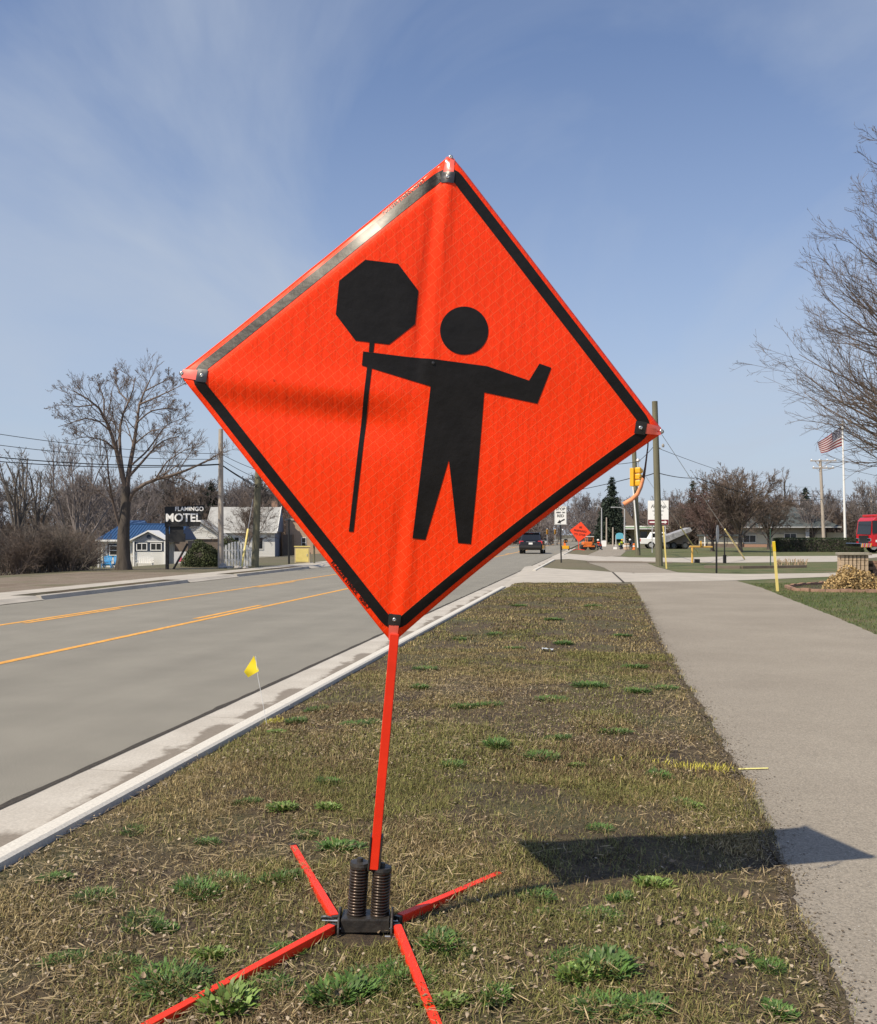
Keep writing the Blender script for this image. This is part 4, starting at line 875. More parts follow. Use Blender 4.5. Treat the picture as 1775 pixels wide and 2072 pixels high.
for sd, mt2 in ((46, 'twig_haze'), (47, 'twig_brown')):
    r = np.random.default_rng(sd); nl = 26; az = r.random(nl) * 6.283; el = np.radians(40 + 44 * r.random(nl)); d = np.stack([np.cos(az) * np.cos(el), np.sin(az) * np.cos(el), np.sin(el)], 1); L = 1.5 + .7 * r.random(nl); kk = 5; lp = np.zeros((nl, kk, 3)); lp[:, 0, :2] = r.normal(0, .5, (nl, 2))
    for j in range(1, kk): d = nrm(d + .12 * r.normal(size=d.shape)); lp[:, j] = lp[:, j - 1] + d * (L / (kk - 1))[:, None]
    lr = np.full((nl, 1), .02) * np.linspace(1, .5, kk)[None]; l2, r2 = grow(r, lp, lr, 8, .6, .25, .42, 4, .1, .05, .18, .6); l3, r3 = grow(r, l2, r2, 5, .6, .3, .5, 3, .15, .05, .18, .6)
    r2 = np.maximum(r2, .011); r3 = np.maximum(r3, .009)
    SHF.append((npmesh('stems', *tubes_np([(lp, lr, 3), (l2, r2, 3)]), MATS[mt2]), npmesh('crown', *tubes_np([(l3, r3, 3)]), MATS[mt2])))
k = 0
for x_, Y_, s_ in ((-30, 39, .95), (25, 38.5, .9), (62, 40, 1.0), (100, 40.5, .95), (135, 41, .95), (160, 42, .85), (10, 44, 1.1), (50, 46, 1.15), (90, 46, 1.1), (125, 48, 1.1), (158, 50, 1.0), (-20, 47, 1.15), (35, 55, 1.3), (80, 58, 1.35), (120, 60, 1.3), (150, 62, 1.25)):
    o = thing('twiggy_shrub', at(x_, Y_) - Vector((0, 0, .03)), 'leafless grey-brown shrub in the thicket left of the motel office', 'shrub', 'leafless shrubs of the roadside thicket', rz=k * 1.7); o.scale = (s_, s_, s_ * .92)
    for nm, me in zip(('stems', 'crown'), SH[k % 3 if Y_ > 50 else k % 2]): npobj(nm, me, o)
    k += 1
# background trees
sub_b = [(6, .6, .48, 5, .1, .5), (6, .6, .5, 4, .1, .55), (5, .55, .5, 3, .1, .6)]
BG = [tree_meshes(51, 11, .20, 3.4, 14, 25, 75, 5.8, sub_b, MATS['bark'], MATS['twig_haze'], minr=.017, start=.35), tree_meshes(52, 10, .17, 2.6, 14, 25, 70, 5.0, sub_b, MATS['bark'], MATS['twig_brown'], minr=.017, start=.35), tree_meshes(53, 12, .21, 4.0, 13, 30, 78, 5.0, sub_b, MATS['bark_dark'], MATS['twig_grey'], minr=.017, start=.35), tree_meshes(54, 9, .16, 1.8, 15, 25, 70, 4.6, sub_b, MATS['bark_dark'], MATS['twig_red'], minr=.017, start=.3)]
r = random.Random(77); n_ = 0
def bgrow(xs, Y0, Y1, s0, s1, lab, grp, kinds=(0, 1, 2, 3)):
    for x_ in xs:
        Y_ = r.uniform(Y0, Y1); s_ = r.uniform(s0, s1); place_tree('bare_tree', BG[r.choice(kinds)], at(x_ + r.uniform(-9, 9), Y_) - Vector((0, 0, .05)), lab, grp, r.uniform(0, 6.28), s_, s_ * r.uniform(.9, 1.1))
bgrow(range(-40, 300, 44), 84, 105, .75, .95, 'bare tree in the row behind the roadside thicket', 'bare trees behind the thicket', (0, 1, 2))
bgrow(range(140, 760, 30), 118, 150, .95, 1.2, 'bare tree in the wood behind the motel and the white house', 'bare trees of the wood behind the motel', (0, 1, 3, 2))
bgrow(range(200, 900, 34), 160, 200, 1.15, 1.5, 'bare tree far back in the wood behind the motel', 'bare trees deep in the wood behind the motel', (0, 1, 2))
bgrow(range(930, 1120, 17), 150, 230, .75, 1.05, 'bare tree along the far left side of the road', 'bare trees along the far left of the road', (0, 1, 2))
bgrow(range(1170, 1420, 20), 210, 280, .95, 1.3, 'hazy bare tree beyond the road works', 'bare trees beyond the road works', (0, 1, 2))
bgrow(range(1390, 1900, 24), 135, 190, .85, 1.1, 'bare tree in the wood behind the low grey-roofed building', 'bare trees behind the low building', (1, 3, 0))
bgrow(range(1640, 1900, 30), 100, 125, .65, .85, 'bare pale-stemmed tree behind the fire truck', 'pale stemmed trees behind the fire truck', (0, 1))
# undergrowth below the woods
def brush(xs, Y0, Y1, s0, s1, lab, grp):
    for x_ in xs:
        s_ = r.uniform(s0, s1); o = thing('twiggy_shrub', at(x_ + r.uniform(-8, 8), r.uniform(Y0, Y1)) - Vector((0, 0, .05)), lab, 'shrub', grp, r.uniform(0, 6.28)); o.scale = (s_ * 1.25, s_ * 1.25, s_)
        for nm, me in zip(('stems', 'crown'), SHF[r.randrange(2)]): npobj(nm, me, o)
brush(range(-40, 780, 17), 112, 135, 1.5, 2.2, 'leafless brush at the foot of the wood behind the motel', 'brush below the wood behind the motel')
brush(range(960, 1110, 12), 140, 210, 1.6, 2.4, 'leafless brush along the far left side of the road', 'brush along the far left of the road')
brush(range(1180, 1420, 14), 200, 260, 2.2, 3.2, 'leafless brush beyond the road works', 'brush beyond the road works')
brush(range(1380, 1900, 15), 128, 150, 1.8, 2.6, 'leafless brush at the foot of the wood behind the low building', 'brush behind the low building')
# pollarded trees at the far left and one tall thin tree on the right
PM = tree_meshes(61, 8, .26, 2.0, 6, 50, 80, 5.2, [(5, .6, .4, 5, .15, .5), (5, .6, .45, 4, .12, .5), (4, .6, .5, 3, .1, .6)], MATS['bark_dark'], MATS['twig_grey'], minr=.009)
place_tree('bare_tree', PM, at(40, 62), 'dark bare tree with several steep stems rising out of the thicket', rz=.5, s=1.2)
place_tree('bare_tree', PM, at(70, 66), 'dark bare tree with slender stems rising just right of its twin in the thicket', rz=2.6, s=1.15)
FM = tree_meshes(62, 10, .22, 1.6, 13, 35, 80, 7.0, [(7, .5, .42, 5, .14, .5), (6, .55, .45, 4, .12, .5), (4, .55, .5, 3, .1, .6)], MATS['bark'], MATS['twig_haze'], minr=.011, start=.3)
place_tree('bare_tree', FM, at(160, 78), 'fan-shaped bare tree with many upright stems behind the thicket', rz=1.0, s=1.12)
TM = tree_meshes(63, 11, .16, 8.5, 9, 35, 70, 2.6, [(5, .6, .4, 4, .1, .5), (4, .6, .45, 3, .1, .6)], MATS['bark'], MATS['twig_haze'], minr=.014, start=.6)
place_tree('bare_tree', TM, at(1588, 128), 'tall thin bare tree with a small open crown above the grey roof', rz=1.0, s=.98)
SMT = tree_meshes(64, 5.6, .10, 1.0, 12, 30, 75, 4.0, sub_r, MATS['bark_dark'], MATS['twig_brown'], minr=.007, start=.3)
place_tree('bare_tree', SMT, at(500, 66), 'small spreading multi-stemmed tree in front of the white house', rz=.4, s=.8)
# evergreens
def fir(seed, H_, R_, n_l):
    r = np.random.default_rng(seed); Vn = []; 
    for i in range(n_l):
        f = (i + r.random() * .7) / n_l; z = H_ * (.07 + .92 * f); rad = R_ * (1 - f) ** .85 * (.78 + .4 * r.random()) + .08
        nb = int(6 + 7 * (1 - f))
        for b_ in range(nb):
            az = 6.283 * (b_ + r.random()) / nb; L = rad * (.65 + .5 * r.random()); dr = -.12 - .22 * (1 - f)
            m = int(5 + L * 9); t_ = r.random(m) ** .7; c = np.stack([np.cos(az) * L * t_, np.sin(az) * L * t_, z + dr * L * t_ + .16 * L * t_ ** 2], 1) + r.normal(0, .05 + .06 * L, (m, 3)) * np.array([1, 1, .55]); Vn.append(c)
    C = np.concatenate(Vn); n = len(C); a = nrm(r.normal(size=(n, 3)) + np.concatenate([C[:, :2], np.zeros((n, 1))], 1) * .9); b = nrm(np.cross(a, r.normal(size=(n, 3)))); s = (.13 + .14 * r.random(n))[:, None] * R_ / 2.2
    V = np.stack([C - b * s * .45, C + a * s * 1.9 - np.array([0, 0, .4]) * s, C + b * s * .45], 1).reshape(-1, 3); F_ = np.arange(n * 3).reshape(-1, 3)
    k = 6; z = np.linspace(0, H_ * .95, k); tv = np.stack([z * 0, z * 0, z], 1)[None]; tr = np.linspace(.02 * H_, .01, k)[None]
    return npmesh('trunk', *tubes_np([(tv, tr, 7)]), MATS['bark_dark']), npmesh('crown', V, F_, MATS['fir_needles'], False)
FI = [fir(71, 10, 2.5, 34), fir(72, 8, 1.7, 28)]
for x_, Y_, k_, s_, lab in ((1238, 150, 0, 1.02, 'tall dark spruce standing behind the road works'), (1222, 158, 0, .72, 'shorter dark spruce left of the tall one behind the road works'), (1255, 160, 1, .78, 'narrow dark spruce right of the tall one behind the road works'), (1402, 150, 1, 1.22, 'dark spruce rising left of the round twiggy trees'), (1424, 158, 1, 1.22, 'thin-topped spruce just behind the round twiggy tree'), (1630, 125, 0, .74, 'dark spruce above the roof of the low building'), (1600, 140, 1, .8, 'small spruce beside the spruce over the low building'), (428, 125, 0, .9, 'dark evergreen in the wood behind the motel sign')):
    o = place_tree('spruce_tree', FI[k_], at(x_, Y_), lab, rz=x_, s=s_)
# leafy shrubs and hedge made of small leaves
def leafmass(seed, n, shape, s, m, flat=False):
    r = np.random.default_rng(seed); C = shape(r, n); a = nrm(r.normal(size=(n, 3))); b = nrm(np.cross(a, r.normal(size=(n, 3)))); q = (s * (.6 + .8 * r.random(n)))[:, None]
    V = np.stack([C - a * q, C - b * q * .55, C + a * q, C + b * q * .55], 1).reshape(-1, 3); return npmesh('foliage', V, np.arange(n * 4).reshape(-1, 4), m, False)
def blob(rx, ry, rz_, skin=.4):
    def f(r, n):
        d = nrm(r.normal(size=(n, 3))); d[:, 2] = np.abs(d[:, 2]); k = (1 - skin * r.random(n) ** 2)[:, None]; lump = 1 + .16 * np.sin(5 * d[:, :1] + 3 * d[:, 2:]) * np.cos(4 * d[:, 1:2]); return d * k * lump * np.array([rx, ry, rz_])
    return f
def boxs(lx, ly, lz):
    def f(r, n):
        p = (r.random((n, 3)) - .5) * np.array([lx, ly, lz]); ax = r.integers(0, 3, n); sg = np.where(r.random(n) < .5, -.5, .5); L = np.array([lx, ly, lz])
        on = r.random(n) < .8; p[np.arange(n)[on], ax[on]] = (sg * L[ax])[on] * (1 + .03 * r.normal(size=n))[on]; p[:, 2] = np.maximum(p[:, 2] + lz / 2, .01); return p
    return f
hA, hB = at(1570, 85), at(1742, 83); hc = (hA + hB) / 2
o = thing('clipped_hedge', hc, 'low clipped dark green hedge in front of the flagpole', 'hedge', rz=math.atan2(hB.y - hA.y, hB.x - hA.x))
npobj('foliage', leafmass(81, 26000, boxs((hB - hA).length, 1.3, 1.16), .045, MATS['hedge_leaf']), o)
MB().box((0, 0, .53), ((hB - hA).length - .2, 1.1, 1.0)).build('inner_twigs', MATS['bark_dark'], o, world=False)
o = thing('spreading_juniper', at(410, 46), 'wide dark green spreading juniper right of the motel sign', 'shrub')
npobj('foliage', leafmass(82, 9000, blob(.88, .8, 1.15), .04, MATS['juniper_leaf']), o)
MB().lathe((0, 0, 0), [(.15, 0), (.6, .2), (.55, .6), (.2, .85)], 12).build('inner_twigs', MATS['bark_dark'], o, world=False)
o = thing('spreading_juniper', at(470, 70), 'smaller green juniper behind the grey-white picket gate', 'shrub')
npobj('foliage', leafmass(83, 5000, blob(1.2, 1.0, 1.6), .05, MATS['juniper_leaf']), o)
# dry golden shrub in the brick bed
sb = G(1735, 1194); o = thing('dry_leaf_shrub', sb, 'low shrub covered in dry golden leaves inside the brick-edged bed', 'shrub')
npobj('foliage', leafmass(84, 2600, lambda r, n: blob(.75, .5, .6, .7)(r, n) * np.array([1, 1, 1]) + np.array([0, .25, 0]), .036, MATS['dry_leaf']), o)
b = MB(); rb = random.Random(3)
for k in range(40):
    a_ = rb.uniform(0, 6.28); e_ = rb.uniform(.3, 1.2); L_ = rb.uniform(.4, .65); b.tube([(0, .25, 0), (math.cos(a_) * L_ * .5, .25 + math.sin(a_) * L_ * .4, L_ * .4 * e_), (math.cos(a_) * L_ * 1.1, .25 + math.sin(a_) * L_ * .7, L_ * .8 * e_)], [.007, .005, .002], 3)
b.build('stems', MATS['twig_brown'], o, world=False)
o = thing('dry_leaf_shrub', sb + Vector((1.45, .35, 0)), 'second shrub of dry golden leaves at the stone pillar, right of the first', 'shrub')
npobj('foliage', leafmass(85, 2600, lambda r, n: blob(.85, .5, .5, .7)(r, n) + np.array([0, .2, 0]), .036, MATS['dry_leaf']), o)
# ---------------------------------------------------------------- buildings
def facing(o, extra=0.0): o.rotation_euler = (0, 0, -math.atan2(o.location.x, o.location.y) + extra); return o
class Loc:
    """local frame of a building: px(x) and pz(y) turn frame columns/rows into metres at its distance"""
    def __init__(s, x0, y0, Y): s.x0, s.y0, s.k = x0, y0, Y / F
    def x(s, p): return (p - s.x0) * s.k
    def z(s, p): return (s.y0 - p) * s.k
def part(name, b, m, parent, bevel=0): return b.build(name, MATS[m], parent, world=False, bevel=bevel)
def window(parent, x0, x1, z0, z1, y, trim='white_paint', cols=1, rows=1, depth=.06):
    fr = MB(); w = .06
    fr.box(((x0 + x1) / 2, y, z0 + w / 2), (x1 - x0, depth, w)); fr.box(((x0 + x1) / 2, y, z1 - w / 2), (x1 - x0, depth, w))
    for x in (x0 + w / 2, x1 - w / 2): fr.box((x, y, (z0 + z1) / 2), (w, depth, z1 - z0 - 2 * w))
    f = part('window', fr, trim, parent)
    cw, ch = (x1 - x0 - 2 * w) / cols, (z1 - z0 - 2 * w) / rows
    for i in range(cols):
        for j in range(rows): part('pane', MB().box((x0 + w + cw * (i + .5), y + .012, z0 + w + ch * (j + .5)), (cw - .045, .02, ch - .045)), 'window_dark', f)
    g = MB()
    for i in range(1, cols): g.box((x0 + w + cw * i, y - .004, (z0 + z1) / 2), (.045, depth * .8, z1 - z0 - 2 * w))
    for j in range(1, rows): g.box(((x0 + x1) / 2, y - .006, z0 + w + ch * j), (x1 - x0 - 2 * w, depth * .8, .045))
    if g.v: part('mullion', g, 'white_paint', f)
    return f
# lap siding: real courses cast their thin lines through relief in the material
t = NT('lap_siding', 0.65); z_ = t.sep()[2]; saw = t.math('FRACT', t.math('MULTIPLY', z_, 6.2)); t.color(t.mix(t.math('MULTIPLY', t.noise(3, 4), .18), (0.80, 0.79, 0.75), (0.62, 0.61, 0.57))); t.bump(saw, 0.9, 0.02)
t = NT('cream_siding', 0.7); z_ = t.sep()[2]; saw = t.math('FRACT', t.math('MULTIPLY', z_, 5.0)); t.color(t.mix(t.noise(2, 4), (0.62, 0.56, 0.42), (0.70, 0.65, 0.52))); t.bump(saw, 0.8, 0.02)
mat('gable_grey', (0.30, 0.31, 0.33), 0.7); mat('shade_brown', (0.16, 0.125, 0.10), 0.8, .15, 3); mat('soffit_grey', (0.42, 0.40, 0.36), 0.8); mat('siding_shade', (0.17, 0.21, 0.29), 0.7)  # blue-grey is shade on white siding; the brown serves shaded walls and real brown
# motel office
O = Vector((-22.4, 75.0, 0)); O.z = gz(O.x, O.y); L = Loc(290, 1148, 75)
h = facing(thing('motel_office', O, 'small white motel office with blue metal roof and gabled porch', 'building'), -.30)
xl_, xr_ = L.x(204), L.x(357)
part('wall', MB().box(((xl_ + xr_) / 2, 2.5, 1.02), (xr_ - xl_, 5, 2.04)), 'lap_siding', h)
ez, rz_ = 2.08, 3.30
rf = MB(); A_, B_, C_, D_ = (xl_ - .25, -.45, ez), (xr_ + .2, -.45, ez), (xr_ + .2, 2.5, rz_), (xl_ + .75, 2.5, rz_); E_, F_ = (xl_ - .25, 5.4, ez), (xr_ + .2, 5.4, ez)
rf.add([A_, B_, C_, D_, E_, F_], [(0, 1, 2, 3), (3, 2, 5, 4), (0, 3, 4), (1, 5, 2), (0, 4, 5, 1)]); roof = part('roof', rf, 'roof_blue', h)
sm = MB()
for k in range(27):
    x = xl_ - .1 + k * (xr_ - xl_ + .2) / 26; f0 = 0; f1 = min(1, (x - (xl_ - .25)) / 1.0)
    sm.bar((x, -.45, ez + .02), (x, -.45 + 2.95 * f1, ez + .02 + (rz_ - ez) * f1), .03, .045)
part('seam', sm, 'roof_blue', roof)['kind'] = 'stuff'
part('ridge_cap', MB().bar((xl_ + .75, 2.5, rz_ + .03), (xr_ + .2, 2.5, rz_ + .03), .2, .06), 'roof_blue', roof)
part('fascia', MB().box(((xl_ + xr_) / 2, -.47, ez - .06), (xr_ - xl_ + .5, .05, .14)), 'white_paint', roof)
b = MB(); x0, x1 = L.x(218), L.x(272); b.add([(x0, 3, 2.6), (x1, 3, 2.6), (x1 - .5, 4.2, 3.62), (x0 + .3, 4.2, 3.62), (x0, 5.6, 2.6), (x1, 5.6, 2.6)], [(0, 1, 2, 3), (3, 2, 5, 4), (0, 3, 4), (1, 5, 2), (0, 4, 5, 1)]); part('rear_roof', b, 'roof_blue', roof)
# gabled bay
bx0, bx1 = L.x(283), L.x(343); by = -1.3; pk = L.x(312)
part('bay_wall', MB().box(((bx0 + bx1) / 2, (by + .0) / 2 - .003, .98), (bx1 - bx0, -by, 1.96)), 'lap_siding', h)
gx0, gx1 = L.x(271), L.x(353)
b = MB().prism([(gx0 + .3, by - .02, 1.98), (gx1 - .3, by - .02, 1.98), (pk, by - .02, 2.66)], (0, .04, 0)); part('gable', b, 'gable_grey', h)
b = MB()
for xa in (gx0, gx1): b.add([(xa, by - .25, 2.02), (pk, by - .25, 2.80), (pk, 1.2, 2.80), (xa, 1.2, 2.02), (xa, by - .25, 1.92), (pk, by - .25, 2.69), (pk, 1.2, 2.69), (xa, 1.2, 1.92)], [(0, 1, 2, 3), (4, 7, 6, 5), (0, 4, 5, 1), (0, 3, 7, 4), (3, 2, 6, 7)])
part('porch_roof', b, 'white_paint', h)
part('round_vent', MB().lathe((pk, by - .03, 2.32), [(.15, 0), (.15, .04), (.11, .045)], 20, (0, -1, 0)), 'trim_navy', h)
for p0, p1 in ((287, 309), (315, 338)): window(h, L.x(p0), L.x(p1), 1.28, 1.86, by - .03, cols=2)
part('window_band', MB().box(((bx0 + bx1) / 2, by - .012, 1.57), (bx1 - bx0, .02, .72)), 'trim_navy', h)
part('window_head', MB().box((L.x(326), by - .05, 1.95), (1.2, .08, .07)), 'white_paint', h)
part('window_trim', MB().box((L.x(230.5), -.012, 1.28), (.98, .02, 1.02)), 'trim_navy', h)
window(h, L.x(221), L.x(240), .88, 1.66, -.03, rows=2)
d = part('door', MB().box((L.x(275), -.02, .95), (.62, .05, 1.9)), 'soffit_grey', h); part('pane', MB().box((L.x(275), -.05, 1.5), (.4, .02, .6)), 'window_dark', d)
part('porch_post', MB().box((L.x(283) - .02, by - .1, 1.0), (.11, .11, 2.0)), 'white_paint', h); part('porch_post', MB().box((L.x(345.5), by - .1, 1.0), (.16, .16, 2.0)), 'white_paint', h); part('corner_post', MB().box((xl_ - .08, -.3, 1.0), (.12, .12, 2.0)), 'white_paint', h)
b = MB()
for i in range(6): b.box((L.x(262) + i * .13, by + .1, .45), (.03, .03, .8))
b.box((L.x(262) + .33, by + .1, .86), (.8, .05, .06)); part('porch_railing', b, 'white_paint', h)
part('side_porch', MB().box((L.x(370), .6, 1.0), (1.0, 2.0, 2.0)), 'shade_brown', h)  # shaded right end of the office, its shade put into the dark brown
# garden chairs and bench on the motel's front
def adirondack(loc, label, m, rz):
    t_ = thing('garden_chair', loc, label, 'chair', 'blue garden chairs' if m == 'chair_blue' else None, rz)
    b = MB()
    for i in range(4): b.box((0, -.22 + i * .12, .34 - i * .035), (.52, .10, .02), Matrix.Rotation(math.radians(-14), 3, 'X'))
    part('seat', b, m, t_)
    for i in range(5):
        a_ = (i - 2); part('back_slat', MB().bar((a_ * .085, .22, .24), (a_ * .125, .46, .98 - abs(a_) * .05), .095, .018, up=(0, -1, 0)), m, t_)
    for s_ in (-1, 1):
        part('arm', MB().box((s_ * .34, -.02, .56), (.13, .70, .022)), m, t_); part('leg', MB().box((s_ * .33, -.27, .275), (.03, .09, .55)), m, t_); part('leg', MB().bar((s_ * .28, -.3, .30), (s_ * .28, .55, .03), .03, .09), m, t_)
    return t_
for px_, lab in ((216.5, 'bright blue slatted garden chair by the corner post of the motel office'), (236, 'bright blue slatted garden chair under the motel office window')):
    p = at(px_, 72.0); adirondack(p, lab, 'chair_blue', h.rotation_euler.z + .12)
p = rootmat(h) @ Vector((L.x(309), by - .7, 0)); bn = thing('white_bench', p, 'white slatted bench in front of the motel bay window', 'bench', rz=h.rotation_euler.z)
part('seat', MB().box((0, 0, .38), (1.25, .42, .04)), 'white_paint', bn)
for i in range(9): part('back_slat', MB().box((-.56 + i * .14, .2, .62), (.07, .02, .42 + .06 * math.cos((i - 4) * .5))), 'white_paint', bn)
for s_ in (-1, 1): part('leg', MB().box((s_ * .58, 0, .19), (.05, .4, .36)), 'white_paint', bn); part('arm', MB().box((s_ * .6, 0, .58), (.06, .45, .03)), 'white_paint', bn)
p = at(366, 60); fp = facing(thing('flamingo_board', p, 'low white board with a pink flamingo figure beside the motel office', 'board')); fz = .9
part('board', MB().box((0, 0, .38), (.80, .04, .76)), 'white_paint', fp); part('flamingo_figure', MB().prism([(-.10, -.03, .15), (.18, -.03, .18), (.24, -.03, .26), (.08, -.03, .34), (.02, -.03, .55), (-.06, -.03, .56), (.0, -.03, .34), (-.14, -.03, .24)], (0, .01, 0)), 'pink', fp)
# motel sign
mat('letter_white', (0.9, 0.89, 0.87), .5)
Y_ = 42.3; B0 = G(338.5, 1152); k_ = Y_ / F
sg = facing(thing('motel_sign', B0, 'black roadside sign board lettered FLAMINGO MOTEL in white on a dark post', 'sign'), -.34)
def sx_(p): return (p - 338.5) * k_
def sz_(p): return (1152 - p) * k_
part('post', MB().box((0, 0, sz_(1030) / 2), (.12, .12, sz_(1030))), 'sign_black', sg)
part('board', MB().prism([(sx_(335), -.10, sz_(1066)), (sx_(404), -.10, sz_(1064.5)), (sx_(416), -.10, sz_(1022)), (sx_(335), -.10, sz_(1026))], (0, .2, 0)), 'sign_black', sg)
part('lower_panel', MB().box((sx_(358), 0, sz_(1088)), (.74, .1, .36)), 'sign_black', sg)
part('hanger', MB().box((sx_(358), 0, sz_(1073)), (.6, .04, .32)), 'sign_black', sg)
part('brace', MB().tube([(sx_(376), .3, sz_(1100)), (sx_(349), .1, -.02)], .05, 8), 'sign_black', sg)
text_obj('lettering', 'MOTEL', .485, MATS['letter_white'], sg, (sx_(373.5), -.115, sz_(1048.5)), (math.pi / 2, 0, 0), bold=.012, ext=.012, space=1.0)
text_obj('lettering', 'FLAMINGO', .25, MATS['letter_white'], sg, (sx_(386), -.115, sz_(1030.5)), (math.pi / 2, 0, 0), bold=.006, ext=.012, space=1.0)
# white house with the grey roof
O = at(500, 100); L = Loc(500, 1131, 100); h = thing('white_house', O, 'white sided house with pale grey roof and front gable behind the poles', 'house', rz=.05)
xl_, xr_ = L.x(420), L.x(556)
part('wall', MB().box(((xl_ + xr_) / 2, 3.5, 1.4), (xr_ - xl_, 7, 2.8)), 'lap_siding', h); part('foundation', MB().box(((xl_ + xr_) / 2, 3.5, .12), (xr_ - xl_ + .04, 7.04, .3)), 'soffit_grey', h)
b = MB().prism([(xl_ - .25, -.4, 2.72), (xl_ - .25, 3.5, 5.35), (xl_ - .25, 7.4, 2.72)], (xr_ - xl_ + .5, 0, 0)); roof = part('roof', b, 'roof_grey', h)
part('gable_end', MB().prism([(xr_ + .26, 0, 2.75), (xr_ + .26, 3.5, 5.1), (xr_ + .26, 7, 2.75)], (.03, 0, 0)), 'siding_shade', h); part('end_wall', MB().box((xr_ + .02, 3.5, 1.5), (.05, 6.9, 2.5)), 'siding_shade', h)  # white end wall away from the sun, its blue-grey shade painted on
part('rake_trim', MB().bar((xr_ + .29, -.42, 2.74), (xr_ + .29, 3.5, 5.38), .05, .16), 'white_paint', roof); part('fascia', MB().box(((xl_ + xr_) / 2, -.42, 2.70), (xr_ - xl_ + .5, .05, .16)), 'white_paint', roof)
part('chimney', MB().box((L.x(547), 3.8, 5.4), (.6, .6, 1.2)), 'red_brick', roof)
gx = L.x(418); part('porch_wall', MB().box((gx, -2.2, 1.1), (4.4, 4.2, 2.2)), 'shade_brown', h)  # brown porch front with the recess shadow put into its colour
part('porch_gable', MB().prism([(gx - 2.3, -4.32, 2.2), (gx + 2.3, -4.32, 2.2), (gx, -4.32, 3.7)], (0, .06, 0)), 'lap_siding', h)
b = MB()
for s_ in (-1, 1): b.add([(gx + s_ * 2.7, -4.6, 2.1), (gx, -4.6, 3.95), (gx, .4, 3.95), (gx + s_ * 2.7, .4, 2.1), (gx + s_ * 2.7, -4.6, 1.98), (gx, -4.6, 3.82), (gx, .4, 3.82), (gx + s_ * 2.7, .4, 1.98)], [(0, 1, 2, 3), (4, 7, 6, 5), (0, 4, 5, 1), (0, 3, 7, 4)])
part('porch_roof', b, 'roof_grey', h); part('porch_fascia', MB().box((gx, -4.42, 2.12), (5.0, .06, .14)), 'white_paint', h)
window(h, gx - .5, gx + .5, .9, 1.75, -4.33, 'soffit_grey')
for p0, p1 in ((522, 533), (474, 485)): window(h, L.x(p0), L.x(p1), .95, 2.25, -.03)
part('vent', MB().box((L.x(545), -.03, 2.3), (.25, .04, .2)), 'soffit_grey', h)
# tan shop
O = at(618, 105); L = Loc(618, 1131, 105); h = thing('tan_shop', O, 'tan shop building with dark rooftop sign beside the white house', 'building', rz=.0)
part('wall', MB().box((.9, 4, 1.95), (5.9, 8, 3.9)), 'tan_brick', h); part('parapet', MB().box((.9, 4, 4.0), (6.1, 8.2, .2)), 'soffit_grey', h)
window(h, L.x(610), L.x(620), 1.0, 2.1, -.03, rows=2); window(h, L.x(640), L.x(650), 1.0, 2.1, -.03, rows=2); part('shaded_side', MB().box((L.x(585), -.6, 1.2), (1.0, 1.2, 2.4)), 'shade_brown', h)  # dark brown box paints the shade of the left side wall
rs = part('roof_sign', MB().box((L.x(622), -.1, 4.6), (2.8, .15, 1.3)), 'sign_black', h)
part('sign_stripe', MB().box((L.x(624), -.19, 4.8), (1.5, .02, .22)), 'lamp_red', rs); part('sign_stripe', MB().box((L.x(624), -.19, 4.35), (1.6, .02, .2)), 'chair_blue', rs)
# yellow cabinet
mat('cabinet_tan', (0.58, 0.47, 0.28), .7, .08, 3)
cb = thing('yellow_cabinet', G(612, 1139), 'pale yellow utility cabinet standing beside the far sidewalk', 'cabinet', rz=.1)
part('body', MB().box((0, 0, .42), (.78, .4, .84)), 'cabinet_tan', cb, .01); part('lid', MB().box((0, 0, .86), (.84, .46, .05)), 'marker_yellow', cb); part('door', MB().box((0, -.205, .40), (.66, .02, .68)), 'marker_yellow', cb); part('handle', MB().box((.25, -.22, .42), (.03, .03, .12)), 'galv', cb)
# low office building on the right
mat('roof_dark', (0.062, 0.075, 0.078), 0.9, .12, 3)
O = at(1590, 115); L = Loc(1590, 1107, 115); h = facing(thing('office_building', O, 'low cream office building with dark grey hipped roof behind the hedge', 'building'), 0)
xl_, xr_ = L.x(1500), L.x(1664)
part('wall', MB().box(((xl_ + xr_) / 2, 4.5, .75), (xr_ - xl_, 9, 1.5)), 'cream_siding', h); part('eave_shade_band', MB().box(((xl_ + xr_) / 2, 4.52, 1.95), (xr_ - xl_ - .04, 8.96, .9)), 'soffit_grey', h)  # grey upper band is the shade under the eaves, painted on
ex0, ex1 = L.x(1494), L.x(1694); ez, rz_ = 2.36, 4.85
b = MB().add([(ex0, -1.4, ez), (ex1, -1.4, ez), (L.x(1604), 4.5, rz_), (L.x(1552), 4.5, rz_), (ex0, 10, ez), (ex1, 10, ez), (ex0, -1.4, ez - .14), (ex1, -1.4, ez - .14), (ex0, 10, ez - .14), (ex1, 10, ez - .14)], [(0, 1, 2, 3), (3, 2, 5, 4), (0, 3, 4), (1, 5, 2), (6, 8, 9, 7), (0, 6, 7, 1), (0, 4, 8, 6), (1, 7, 9, 5), (4, 5, 9, 8)]); roof = part('roof', b, 'roof_dark', h)
part('gutter', MB().box(((ex0 + ex1) / 2, -1.44, ez - .05), (ex1 - ex0, .06, .12)), 'galv', roof); part('roof_unit', MB().box((L.x(1622), 5, 4.2), (1.2, 1.2, .9)), 'galv', roof); part('roof_unit', MB().box((L.x(1608), 5, 4.1), (1.0, 1.0, .5)), 'soffit_grey', roof)
